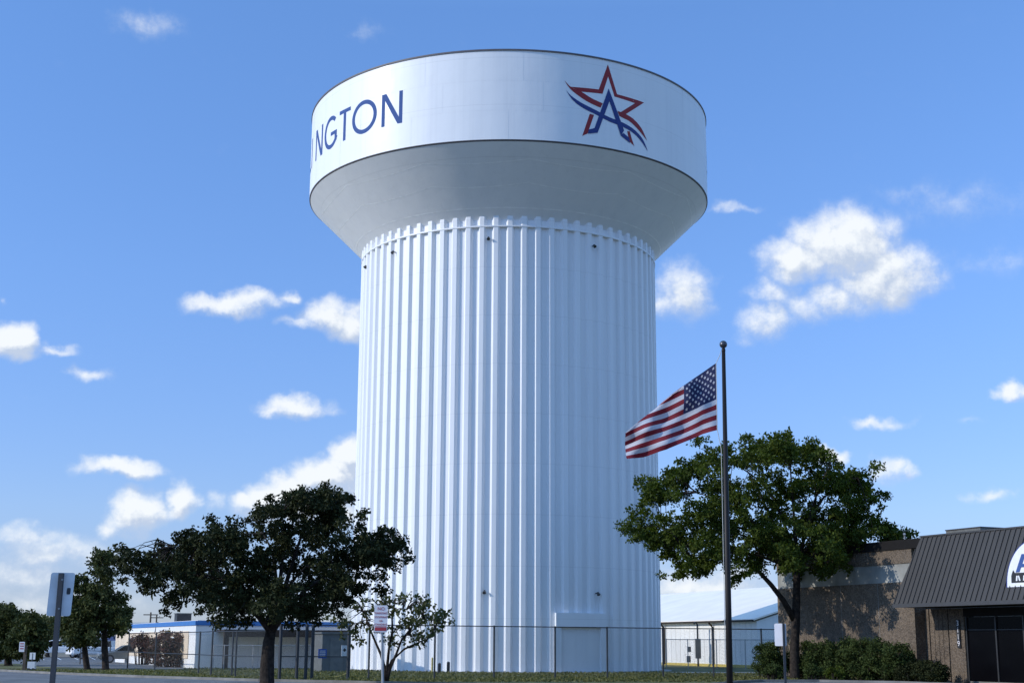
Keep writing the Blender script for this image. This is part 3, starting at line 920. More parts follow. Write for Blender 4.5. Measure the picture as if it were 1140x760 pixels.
# grey tilted sign board on two white posts
sb_ = at(177, 699, 104); 
base = sb_.copy(); base.z = 0
tb = empty('tilted_sign_board', base, 'grey sign board leaning left above the russet shrub', 'sign')
b = MB(); c, s_ = math.cos(rad(9)), math.sin(rad(9))
pts = [sb_ + Vector((x * c + z * s_, 0, -x * s_ + z * c)) for x, z in ((-.27, -.42), (.27, -.42), (.27, .42), (-.27, .42))]
b.prism(pts, (0, .08, 0)); b.build('board', M['shed'], tb)
b = MB(); b.tube([base + Vector((0, .12, 0)), sb_ + Vector((0, .12, .3))], .06, 8); b.build('post', M['white'], tb)
for px in (167.5, 177.5):
    p = ground(px, 739.5)
    b = MB(); b.tube([p, p + Vector((0, 0, 1.05)), p + Vector((0, 0, 1.12))], [.09, .09, .04], 10)
    tag(b.build('marker_post', M['white'], origin=p), ('left' if px < 170 else 'right') + ' one of two white marker posts by the russet shrub', 'post', 'white marker posts by the shrub')
# utility poles far off
for px, top, Y, lab in ((168, 681, 240, 'nearer of two distant utility poles above the blue roof stripe, taller one'), (174.5, 684.5, 260, 'farther utility pole above the blue roof stripe, shorter one')):
    t_ = at(px, top, Y); p = Vector((t_.x, t_.y, 0))
    r = empty('utility_pole', p, lab, 'utility pole')
    b = MB(); b.tube([p, t_], [.2, .13], 8); b.build('pole', M['wood'], r)
    b = MB(); b.box(t_ - Vector((0, 0, .5)), (2.4, .15, .16), (1, .1)); b.build('crossarm', M['wood'], r)

# ------------------------------------------------------------------ signs on posts
def text_lines(parent, c, lines, xdir, nrm, m):
    for z, size, txt, mm in lines:
        text_mesh('lettering', txt, size, mm, parent, Vector(c) + Vector(nrm) * .004 + Vector((0, 0, z)), xdir, (0, 0, 1), extrude=.001)


def rounded(w, h, r=.04, k=4):
    pts = []
    for cx, cz, a0 in ((w / 2 - r, h / 2 - r, 0), (-w / 2 + r, h / 2 - r, 90), (-w / 2 + r, -h / 2 + r, 180), (w / 2 - r, -h / 2 + r, 270)):
        for j in range(k + 1):
            a = rad(a0 + 90 * j / k); pts.append((cx + r * math.cos(a), cz + r * math.sin(a)))
    return pts


# near sign on the left, back towards us, leaning
Yn = 20.0
c = at(67.6, 661, Yn)
top, foot = at(68.5, 637.6, Yn), at(56.9, 775, Yn)
d = (top - foot).normalized()
foot = foot - d * (foot.z / d.z)
sg = empty('street_sign', foot, 'grey back of a street sign on a leaning post, nearest at left', 'sign')
b = MB()
xs = Vector((.965, .26, 0)); ys = (Vector((0, 0, 1)) + Vector((.045, 0, 0))).normalized()
back = xs.cross(ys); back = back if back.y > 0 else -back
pts = [c + xs * x + ys * z + back * .035 for x, z in rounded(.325, .60, .035)]
b.prism(pts, back * .012); b.build('sign_plate', M['signback'], sg)
b = MB(); b.hexa([q for q in []] or [foot + Vector(v) for v in ((-.032, -.03, 0), (.032, -.03, 0), (.032, .03, 0), (-.032, .03, 0))] + [top + Vector(v) for v in ((-.032, -.03, 0), (.032, -.03, 0), (.032, .03, 0), (-.032, .03, 0))])
b.build('post', M['post'], sg)
b = MB()
for z in (.2, -.2):
    q = c + ys * z; b.tube([q - back * .06, q + back * .05], .014, 8)
b.build('bolt', M['galv'], sg)
b = MB(); q = c + xs * .10 + ys * .045 + back * .033
b.prism([q + xs * x + ys * z for x, z in rounded(.05, .09, .015)], -back * .003); b.build('sticker', M['post'], sg)

# no parking sign
Yp = 33.0
c = at(424, 688.3, Yp); foot = Vector((c.x + .10, c.y + .05, 0))
sg = empty('no_parking_sign', foot, 'white no parking sign with dark red lettering before the small tree', 'sign')
b = MB(); b.prism([c + Vector((x, 0, z)) for x, z in rounded(.305, .61, .03)], (0, .012, 0)); pl = b.build('sign_plate', M['signwhite'], sg)
cc = c + Vector((0, -.002, 0))
text_lines(pl, cc, [(.225, .105, 'NO', M['signred']), (.125, .068, 'PARKING', M['signred']), (.035, .064, 'STOPPING', M['signred']), (-.05, .06, 'OR', M['signred']), (-.13, .06, 'STANDING', M['signred'])], (1, 0, 0), (0, -1, 0), None)
b = MB(); b.box(cc + Vector((0, -.003, -.27)), (.27, .004, .075), (1, 0)); b.build('band', M['signred'], pl)
b = MB(); b.box(cc + Vector((0, -.003, -.182)), (.27, .004, .012), (1, 0)); b.build('rule', M['signred'], pl)
b = MB(); b.tube([foot, Vector((c.x + .01, c.y + .05, c.z + .25))], .03, 8); b.build('post', M['galv'], sg)

# sign by the hedge, seen from behind
Ys = 39.0
c = at(868.5, 706, Ys); foot = Vector((c.x + .09, c.y - .05, 0))
sg = empty('street_sign', foot, 'pale narrow street sign turned away beside the right tree trunk', 'sign')
b = MB(); xs = Vector((.93, -.36, 0)); bk = Vector((.36, .93, 0))
b.prism([c + xs * x + Vector((0, 0, z)) + bk * .04 for x, z in rounded(.32, .60, .035)], bk * .012); b.build('sign_plate', M['signwhite'], sg)
b = MB(); b.box(foot, (.06, .06, c.z + .3), (1, 0)); b.build('post', M['post'], sg)

# two small signs far left
p = ground(26.5, 746.5); Y = p.y
t_ = at(25.5, 715, Y)
sg = empty('verge_sign', p, 'small white sign with red marks on a dark wooden post, far left verge', 'sign')
b = MB(); b.box(p, (.15, .15, at(26, 724, Y).z + .3), (1, 0)); b.build('post', M['wood'], sg)
c = at(25.5, 719.5, Y)
b = MB(); b.prism([c + Vector((x, -.18, z)) for x, z in rounded(.30, .55, .03)], (0, .02, 0)); pl = b.build('sign_plate', M['signwhite'], sg)
b = MB()
for z in (.15, .02, -.12): b.box(c + Vector((0, -.185, z)), (.2, .008, .05), (1, 0))
b.build('mark', M['signred'], pl)
p = ground(35, 746.0); Y = p.y
sg = empty('verge_sign', p, 'low white sign on a blue base on the far left verge', 'sign')
b = MB(); b.box(p + Vector((0, 0, .1)), (.42, .3, .40), (1, 0)); b.build('base', M['signback'], sg)
for dx in (-.13, .13):
    b = MB(); b.box(p + Vector((dx, 0, 0)), (.14, .34, .14), (1, 0)); b.build('foot', M['dark'], sg)
b = MB(); b.tube([p + Vector((0, 0, .5)), p + Vector((0, 0, .65))], .04, 8); b.build('post', M['post'], sg)
b = MB(); b.box(p + Vector((0, 0, .62)), (.32, .03, .38), (1, 0)); pl = b.build('sign_plate', M['white'], sg)
b = MB(); b.box(p + Vector((0, -.02, .66)), (.04, .012, .3), (1, 0)); b.build('divider', M['shed'], pl)

# ------------------------------------------------------------------ flagpole and flag
YF = 32.0
ptop = at(805.4, 388, YF); pb = Vector((at(811.5, 755, YF).x + .01, YF, 0))
fp = empty('flagpole', pb, 'tall dark bronze flagpole with ball on top flying the flag', 'flagpole')
tops = Vector((ptop.x, YF, ptop.z))
b = MB(); b.tube([pb, pb.lerp(tops, .3), tops], [.074, .070, .043], 20); b.build('pole', M['pole'], fp, smooth=True)
b = MB()
cb_ = tops + Vector((0, 0, .10))
b.lathe([(.001, cb_.z - .09)] + [(.09 * math.sin(a), cb_.z - .09 * math.cos(a)) for a in [math.pi * k / 14 for k in range(1, 14)]] + [(.001, cb_.z + .09)], (cb_.x, cb_.y), 20)
b.build('ball_finial', M['ball'], fp, smooth=True)
b = MB(); b.tube([tops - Vector((0, 0, .05)), tops + Vector((0, 0, .03))], [.05, .03], 14); b.build('truck', M['pole'], fp)
hoist_x = at(798, 440, YF).x
b = MB()
hal = tops - Vector((.06, 0, .06))
b.tube([hal, at(801.5, 395, YF), at(797.2, 404, YF), at(798.5, 478, YF), at(803, 500, YF), Vector((pb.x - .075, YF, 1.2))], .008, 5)
b.build('halyard', M['rope'], fp)
b = MB(); b.lathe([(.16, 0), (.16, .04), (.10, .09), (.072, .10)], (pb.x, pb.y), 20); b.build('base_collar', M['pole'], fp)

NU, NV = 60, 39
top_c = [(0, 797.2, 404), (.2, 779, 416), (.4, 761, 428), (.6, 738, 444), (.8, 717, 461), (1, 697, 479.5)]
bot_c = [(0, 798.6, 478.5), (.2, 783, 482), (.4, 763, 491), (.6, 742, 500), (.8, 720, 505.5), (1, 699, 508.5)]
def interp(tab, u):
    for (u0, x0, y0), (u1, x1, y1) in zip(tab[:-1], tab[1:]):
        if u <= u1:
            s_ = (u - u0) / (u1 - u0); return x0 + (x1 - x0) * s_, y0 + (y1 - y0) * s_
    return tab[-1][1:]
def flag_pt(u, v, off=0.0):
    k = max(0.0, (u - .25) / .75)          # the fold grows towards the fly
    a = interp(top_c, u); b_ = interp(bot_c, u)
    # upper part turned away over a fold near the fly end
    f = 0.46 * k
    if v < f:
        w = 0.04 * v / max(f, 1e-6); dep = (f - v) * 1.5
    else:
        w = 0.04 * (1 if f > 0 else 0) * min(1, f * 5) + (1 - 0.04 * min(1, f * 5)) * (v - f) / (1 - f); dep = 0
    rip = 0.17 * math.sin(u * 10 + v * 5.5) * min(1, u * 3) + 0.06 * math.sin(u * 21 - v * 9) * u + 0.03 * math.sin(u * 6 + v * 22) * u
    q = at(a[0] + (b_[0] - a[0]) * w, a[1] + (b_[1] - a[1]) * w + 2.0 * math.sin(u * 9 + 1.2) * v * (1 - v) * u, YF)
    return q + Vector((.25 * dep * .3, dep + rip + .5 * u * .6 + off, 0))
fb_ = MB()
gridv = [flag_pt(i / NU, j / NV) for i in range(NU + 1) for j in range(NV + 1)]
fb_.v = gridv
for i in range(NU):
    for j in range(NV):
        st = j // 3
        fb_.f.append([i * (NV + 1) + j, i * (NV + 1) + j + 1, (i + 1) * (NV + 1) + j + 1, (i + 1) * (NV + 1) + j])
        fb_.mi.append(2 if (i < 24 and st < 7) else (0 if st % 2 == 0 else 1))
flag = tag(fb_.build('flag', [M['flag_red'], M['flag_white'], M['flag_blue']], origin=flag_pt(0, 0), smooth=True, fix=False),
           'american flag with stars and red stripes blowing left from the flagpole', 'flag')
sb2 = MB()
for r in range(9):
    cols = 6 if r % 2 == 0 else 5
    for cidx in range(cols):
        uc = (.4 / 12) * (2 * cidx + 1 + (r % 2)); vc = (7 / 13 / 10) * (r + 1)
        for off in (-.006, .006):
            pts = []
            for q in range(10):
                rr = .017 if q % 2 == 0 else .0075
                a = math.pi * q / 5
                pts.append(flag_pt(uc + rr * 1.0 * math.sin(a), vc - rr * 1.66 * math.cos(a), off))
            sb2.add(pts + [flag_pt(uc, vc, off)], [(10, q, (q + 1) % 10) for q in range(10)])
sb2.build('stars', M['flag_white'], flag, fix=False)

# ------------------------------------------------------------------ foliage
def foliage(name, centers, radii, per, size, m, parent, rng, flat=0.0):
    N_ = len(centers) * per
    c = np.repeat(np.asarray(centers), per, 0); r = np.repeat(np.asarray(radii), per)
    d = rng.normal(size=(N_, 3)); d /= np.linalg.norm(d, axis=1)[:, None]
    pos = c + d * (r * rng.random(N_) ** .45)[:, None] * np.array([1, 1, .75])
    a = rng.normal(size=(N_, 3)); a[:, 2] -= .35; a /= np.linalg.norm(a, axis=1)[:, None]
    b = np.cross(a, rng.normal(size=(N_, 3)) + np.array([0, 0, flat])); b /= np.linalg.norm(b, axis=1)[:, None]
    nrm = np.cross(a, b)
    L_ = size * (.7 + .6 * rng.random(N_)); W = L_ * .30
    v = np.empty((N_, 4, 3))
    v[:, 0] = pos; v[:, 2] = pos + a * L_[:, None]
    mid = pos + a * (L_ * .45)[:, None] + nrm * (L_ * .10)[:, None]
    v[:, 1] = mid + b * W[:, None]; v[:, 3] = mid - b * W[:, None]
    org = np.array(wpos(parent)) if parent is not None else np.zeros(3)
    v = v.reshape(-1, 3) - org
    me = bpy.data.meshes.new(name)
    me.vertices.add(N_ * 4); me.vertices.foreach_set('co', v.ravel())
    me.loops.add(N_ * 4); me.loops.foreach_set('vertex_index', np.arange(N_ * 4, dtype=np.int32))
    me.polygons.add(N_); me.polygons.foreach_set('loop_start', np.arange(0, N_ * 4, 4, dtype=np.int32))
    me.update()
    at_ = me.attributes.new('tint', 'FLOAT', 'POINT')
    clump = np.repeat(rng.random(len(centers)), per)
    tint = np.clip(.55 * clump + .45 * rng.random(N_), 0, 1)
    at_.data.foreach_set('value', np.repeat(tint, 4).astype(np.float32))
    me.materials.append(m)
    me.validate()
    o = bpy.data.objects.new(name, me); col.objects.link(o)
    if parent is not None: o.parent = parent
    return o


def sample_crown(lobes, Y, n, rng, depth, per_bough=1, spread=0.0):
    """points filling the crown: lobes in photo survey coordinates, given real depth round the trunk"""
    A = np.array([l[2] * l[3] for l in lobes], float); A /= A.sum()
    xs = [l[0] for l in lobes]; cx = (min(l[0] - l[2] for l in lobes) + max(l[0] + l[2] for l in lobes)) / 2
    hw = (max(l[0] + l[2] for l in lobes) - min(l[0] - l[2] for l in lobes)) / 2
    out = []
    nb = max(12, int(n / per_bough))
    for i in range(nb):
        l = lobes[rng.choice(len(lobes), p=A)] if i >= len(lobes) else lobes[i]
        a = rng.random() * 2 * math.pi; q = math.sqrt(rng.random()) * .96
        px, py = l[0] + l[2] * q * math.cos(a), l[1] + l[3] * q * math.sin(a)
        rho = min(1, abs(px - cx) / hw)
        dh = depth * math.sqrt(max(.06, 1 - rho ** 2)) * math.sqrt(max(.25, 1 - .55 * q * q))
        dep = dh * (2 * rng.random() - 1)
        p = at(px, py, (l[4] if len(l) > 4 else Y) + dep)
        k = n // nb + (1 if i < n % nb else 0)
        for _ in range(k):
            g_ = np.clip(rng.normal(size=3), -1.7, 1.7) * spread * np.array([1, 1, .7])
            out.append((p.x + g_[0], p.y + g_[1], p.z + g_[2]))
    return np.array(out)


def limb_path(a, b, rng, bow=.12, k=5):
    a, b = Vector(a), Vector(b); d = b - a; L_ = d.length
    side = Vector(rng.normal(size=3)); side = (side - d * (side.dot(d) / d.length_squared)).normalized()
    return [a.lerp(b, t) + side * (L_ * bow * math.sin(math.pi * t)) + Vector((0, 0, L_ * .10 * math.sin(math.pi * t))) for t in [j / k for j in range(k + 1)]]


def tree(name, label, cat, trunk_px, Y, lobes, n, per, csize, leaf, m, seed, trunk_r, depth, limbs=8, group=None, fork=None, stems=None, twig=.5, taper=.62, per_bough=5, spread=.38):
    rng = np.random.default_rng(seed)
    pts = [at(px, py, Y) for px, py in trunk_px]
    base = Vector((pts[0].x, Y, 0)); pts[0] = base
    root = empty(name, base, label, cat, group)
    C_ = sample_crown(lobes, Y, n, rng, depth, per_bough, spread)
    fol = foliage('crown', C_, csize * (.7 + .6 * rng.random(n)), per, leaf, m, root, rng)
    tb = MB()
    stems_ = [pts] if stems is None else [[base] + [at(px, py, Y) for px, py in s_] for s_ in stems]
    nodes = []
    for sp in stems_:
        k = len(sp)
        rr = [trunk_r * (1 - (1 - taper) * j / (k - 1)) for j in range(k)]
        rr[0] *= 1.35 if stems is None else 1.1
        if stems is None:
            lowp = sp[0].lerp(sp[1], .12)
            tb.tube([sp[0] - Vector((0, 0, .1)), lowp] + sp[1:], [rr[0], rr[1] * 1.08 if k > 1 else rr[0]] + rr[1:], 12)
        else:
            tb.tube(sp, rr, 8)
        nodes += [(p_, rr[-1]) for p_ in sp[-1:]]
    big = sorted(lobes, key=lambda l: -l[2] * l[3])[:limbs]
    allp = []
    for i, l in enumerate(big):
        tgt = at(l[0], l[1], Y); tgt.y += (2 * rng.random() - 1) * depth * .45
        src, r0 = min(nodes, key=lambda q: (q[0] - tgt).length)
        pth = limb_path(src - Vector((0, 0, .15)), tgt, rng)
        kk = len(pth)
        tb.tube(pth, [max(.02, r0 * .62 * (1 - .8 * j / (kk - 1))) for j in range(kk)], 7)
        allp += pth[1:]
    P_ = np.array([tuple(p_) for p_ in allp])
    for c_ in C_:
        if rng.random() > twig: continue
        j = np.argmin(((P_ - c_) ** 2).sum(1))
        pth = limb_path(P_[j], c_, rng, .15, 3)
        tb.tube(pth, [.028, .020, .013, .006], 4, cap=False)
    tb.build('trunk', M['bark'], root, smooth=True, fix=False)
    return root


tree('broad_tree', 'broad dark leafy tree left of the tower, widest crown in front', 'tree',
     [(297, 765), (297.5, 738), (299, 715), (302, 700)], 54.0,
     [(345, 572, 40, 26), (356, 557, 22, 15), (378, 566, 18, 16), (318, 578, 22, 22), (290, 592, 40, 26), (283, 574, 14, 12), (255, 585, 18, 14), (235, 598, 30, 20), (200, 610, 30, 20), (172, 622, 28, 20), (146, 627, 15, 14),
      (160, 648, 20, 16), (396, 592, 18, 13), (418, 608, 18, 13), (433, 618, 9, 9), (392, 630, 36, 22), (186, 640, 22, 18), (340, 630, 70, 44), (270, 632, 60, 38), (218, 643, 34, 30), (240, 668, 30, 20), (300, 672, 45, 20), (345, 676, 30, 14), (380, 660, 25, 14), (205, 672, 16, 12)],
     900, 62, .27, .145, M['leaf_dark'], 11, .30, 4.0, 14, twig=.25, per_bough=6, spread=.36)
tree('shade_tree', 'green shade tree with bent side limb in front of brown building', 'tree',
     [(885, 755), (884.5, 720), (886, 690), (887, 650), (887, 632)], 71.0,
     [(835, 518, 45, 26), (878, 506, 34, 20), (875, 492, 14, 10), (800, 508, 28, 18), (918, 520, 34, 20), (775, 548, 40, 34), (722, 562, 20, 20), (736, 546, 20, 14), (746, 592, 24, 22), (712, 588, 8, 12), (765, 620, 22, 24), (752, 637, 12, 12), (828, 575, 60, 46), (900, 562, 52, 42), (945, 536, 24, 22),
      (966, 538, 16, 18), (950, 588, 34, 18), (985, 594, 18, 9), (848, 612, 40, 22), (905, 616, 46, 18), (872, 628, 26, 10), (918, 628, 22, 9), (820, 637, 16, 12), (795, 622, 22, 14), (945, 610, 22, 12), (968, 590, 20, 12), (990, 592, 14, 8), (950, 566, 22, 20), (762, 600, 24, 20), (790, 585, 30, 24), (930, 598, 26, 16)],
     1380, 60, .33, .165, M['leaf_green'], 5, .26, 4.8, 14, twig=.12, per_bough=5, spread=.36)
lim = MB()
st = [o for o in bpy.data.objects if o.name == 'shade_tree'][0]
lim.tube([at(884.5, 690, 71), at(872, 668, 70.8), at(858, 650, 70.6), at(843, 634, 70.4), at(832, 618, 70.3)], [.17, .14, .12, .10, .05], 10)
lim.build('limb', M['bark'], st, smooth=True)
tree('young_tree', 'small sparse many stemmed tree behind the no parking sign', 'tree', [(430, 758), (430, 740)], 59.5,
     [(452, 678, 30, 18), (470, 688, 26, 18), (487, 690, 14, 12), (440, 670, 18, 9), (470, 672, 14, 9), (404, 680, 30, 15), (382, 692, 18, 12), (420, 672, 20, 14), (440, 700, 34, 12), (395, 712, 16, 7), (462, 710, 22, 7), (445, 716, 26, 6)],
     125, 13, .24, .18, M['leaf_olive'], 21, .075, 1.6, 9, twig=.9, per_bough=2, spread=.18,
     stems=[[(429, 745), (424, 728), (414, 705), (408, 690)], [(431, 742), (433, 722), (437, 700), (436, 680)], [(434, 744), (441, 728), (447, 712), (458, 698)], [(432, 746), (436, 735), (450, 722), (472, 712)]], taper=.4)
tree('conical_tree', 'tall conical dark tree behind the leaning sign, taller of two', 'tree', [(117.5, 745.5), (117, 728), (116, 700), (115, 650)], 85.9,
     [(114, 625, 9, 11), (116, 617, 7, 6), (112, 643, 13, 10), (109, 658, 19, 11), (116, 672, 24, 11), (112, 686, 28, 12), (136, 690, 13, 8), (112, 702, 24, 8), (145, 684, 7, 4)],
     330, 40, .34, .20, M['leaf_pine'], 31, .26, 1.9, 8, group='pair of dark trees on the verge', taper=.3, twig=.3, spread=.2, per_bough=4)
tree('conical_tree', 'shorter dark tree just left of the tallest conical tree', 'tree', [(97, 745.5), (95, 730), (93, 705), (91, 670)], 86.6,
     [(88, 650, 12, 10), (90, 665, 15, 14), (86, 684, 17, 14), (86, 700, 20, 12), (92, 710, 16, 8)],
     230, 40, .34, .20, M['leaf_pine'], 32, .24, 1.6, 7, group='pair of dark trees on the verge', taper=.3, twig=.3, spread=.2, per_bough=4)
tree('round_tree', 'round dark tree at far left edge, left one of two', 'tree', [(9, 741), (9, 728), (10, 715)], 99,
     [(8, 690, 18, 13), (0, 700, 26, 18), (16, 702, 18, 18), (6, 718, 26, 12), (4, 680, 8, 6)], 360, 40, .42, .22, M['leaf_pine'], 33, .3, 2.3, 6, twig=.2, spread=.25)
tree('round_tree', 'round dark tree behind the small verge sign, right one of two', 'tree', [(30, 744), (31, 728), (32, 712)], 88,
     [(32, 696, 13, 11), (34, 708, 14, 16), (27, 714, 16, 16), (36, 722, 10, 12)], 260, 40, .36, .22, M['leaf_pine'], 34, .22, 1.5, 6, twig=.2, spread=.25)
tree('pale_tree', 'pale green distant tree just left of the leaning sign post', 'tree', [(53, 731), (53, 718), (53, 704)], 155,
     [(52, 692, 10, 8), (57, 698, 10, 8), (48, 702, 8, 8)], 120, 40, .6, .3, M['leaf_olive'], 35, .25, 1.8, 4, twig=.2, spread=.3)


def wall_y(px, off=1.3):
    k = ray(px, 730); s_ = k.x / k.y
    b0 = B0 + N1 * off
    t = (s_ * b0.y - b0.x) / (E1.x - s_ * E1.y)
    return b0.y + E1.y * t


def shrub(name, label, Y, lobes, n, per, csize, leaf, m, seed, depth, cat='shrub', group=None):
    rng = np.random.default_rng(seed)
    cx = sum(l[0] for l in lobes) / len(lobes)
    p = at(cx, 745, Y); p.z = 0
    root = empty(name, p, label, cat, group)
    C_ = sample_crown(lobes, Y, n, rng, depth)
    C_[:, 2] = np.maximum(C_[:, 2], .1)
    foliage('foliage', C_, csize * (.7 + .6 * rng.random(n)), per, leaf, m, root, rng)
    b = MB()
    for k in range(0, n, max(1, n // 30)):
        c_ = Vector(C_[k]); g0 = Vector((p.x * .35 + c_.x * .65, Y * .35 + c_.y * .65, 0))
        b.tube([g0, g0.lerp(c_, .5) + Vector((.03, 0, .05)), c_], [.03, .022, .008], 5, cap=False)
    b.build('stems', M['bark'], root, fix=False)


shrub('hedge', 'tall dense green hedge along the brown building wall', 70, [(x_, y_, rx_, ry_, wall_y(x_, 1.4)) for x_, y_, rx_, ry_ in ((893, 732, 22, 19), (915, 729, 20, 17), (937, 728, 20, 18), (958, 727, 20, 18), (980, 729, 19, 18), (1000, 733, 16, 18), (905, 744, 20, 12), (935, 744, 20, 12), (965, 744, 20, 12), (990, 744, 16, 12))], 560, 60, .24, .10, M['leaf_hedge'], 41, .8, 'hedge')
shrub('dark_bush', 'dark bush left of the shade tree trunk by warehouse', 71.8, [(852, 725, 12, 12), (860, 730, 14, 14), (848, 738, 9, 10), (866, 738, 12, 12)], 140, 60, .24, .10, M['leaf_hedge'], 42, .9, 'bush')
shrub('round_bush', 'small round bush left of the shade tree trunk at its foot', 68.0, [(862, 747, 13, 9)], 45, 60, .16, .08, M['leaf_hedge'], 43, .55, 'bush', 'small round bushes at the hedge foot')
shrub('round_bush', 'small low bush just right of the shade tree trunk', 67.2, [(904, 748, 11, 8)], 36, 60, .16, .08, M['leaf_hedge'], 44, .5, 'bush', 'small round bushes at the hedge foot')
shrub('round_bush', 'brightest small round clipped bush before the hedge', 66.6, [(931, 749, 11, 8)], 40, 60, .15, .08, M['leaf_green'], 45, .5, 'bush', 'small round bushes at the hedge foot')
shrub('clipped_hedge', 'low dark clipped hedge by the shop entrance wall', 64.5, [(x_, y_, rx_, ry_, wall_y(x_, 1.2)) for x_, y_, rx_, ry_ in ((996, 748, 14, 10), (1012, 747, 15, 11), (1030, 746, 15, 11), (1044, 748, 12, 11))], 230, 60, .18, .09, M['leaf_dark'], 46, .6, 'hedge')
shrub('flowering_shrub', 'russet flowering shrub in front of the cream side wall', 96, [(190, 716, 26, 13), (205, 722, 17, 18), (180, 728, 18, 12), (200, 736, 18, 8)], 170, 36, .34, .17, M['leaf_russet'], 47, 1.3)
shrub('flowering_shrub', 'smaller russet shrub beside the navy canopy', 106, [(157, 712, 13, 7), (163, 722, 8, 9)], 60, 36, .34, .17, M['leaf_russet'], 48, .8)
shrub('golden_shrub', 'golden yellow shrub top behind the russet shrub', 99.5, [(197, 704, 11, 6), (197, 716, 10, 14)], 70, 36, .3, .16, M['leaf_gold'], 49, .7)
shrub('distant_treeline', None, 300, [(30, 712, 70, 5), (110, 712, 60, 5), (180, 712, 50, 4), (900, 714, 90, 4), (1050, 714, 120, 4)], 500, 20, 1.4, .8, M['leaf_pine'], 50, 12)
o = [x for x in bpy.data.objects if x.name == 'distant_treeline'][0]
if 'category' in o: del o['category']
for ch in list(children(o)):
    if ch.name.startswith('stems'): bpy.data.objects.remove(ch)
    else:
        w_ = Vector(o.location); ch.parent = None; ch.location = w_; ch.name = 'distant_woodland'; ch['kind'] = 'stuff'; ch['label'] = 'low dark line of distant trees on the horizon'
bpy.data.objects.remove(o)
# grass blades on the verge
rng = np.random.default_rng(77)
NB = 26000
px = rng.random(NB) * 900 - 10; py = 741 + rng.random(NB) * 18
gp = np.array([tuple(ground(a, b_)) for a, b_ in zip(px, py)])
kl = np.array(kerb_line)
lim_y = np.interp(gp[:, 0], kl[:, 0], kl[:, 1])
keep = (gp[:, 1] > lim_y + .25) & (np.hypot(gp[:, 0] - TC.x, gp[:, 1] - TC.y) > 10.9) & (gp[:, 1] < 92) & ~((gp[:, 0] < -20) & (gp[:, 1] > 84)) & ~((gp[:, 0] > 9.4) & (gp[:, 1] > 84.4))
gp = gp[keep]; gp[:, 2] = 0
go = foliage('grass', gp, np.full(len(gp), .05), 2, .11, M['blade'], None, rng, 0)
me = go.data
co = np.empty(len(me.vertices) * 3); me.vertices.foreach_get('co', co); co = co.reshape(-1, 3); co[:, 2] = np.abs(co[:, 2]); me.vertices.foreach_set('co', co.ravel())
tag(go, kind='stuff')

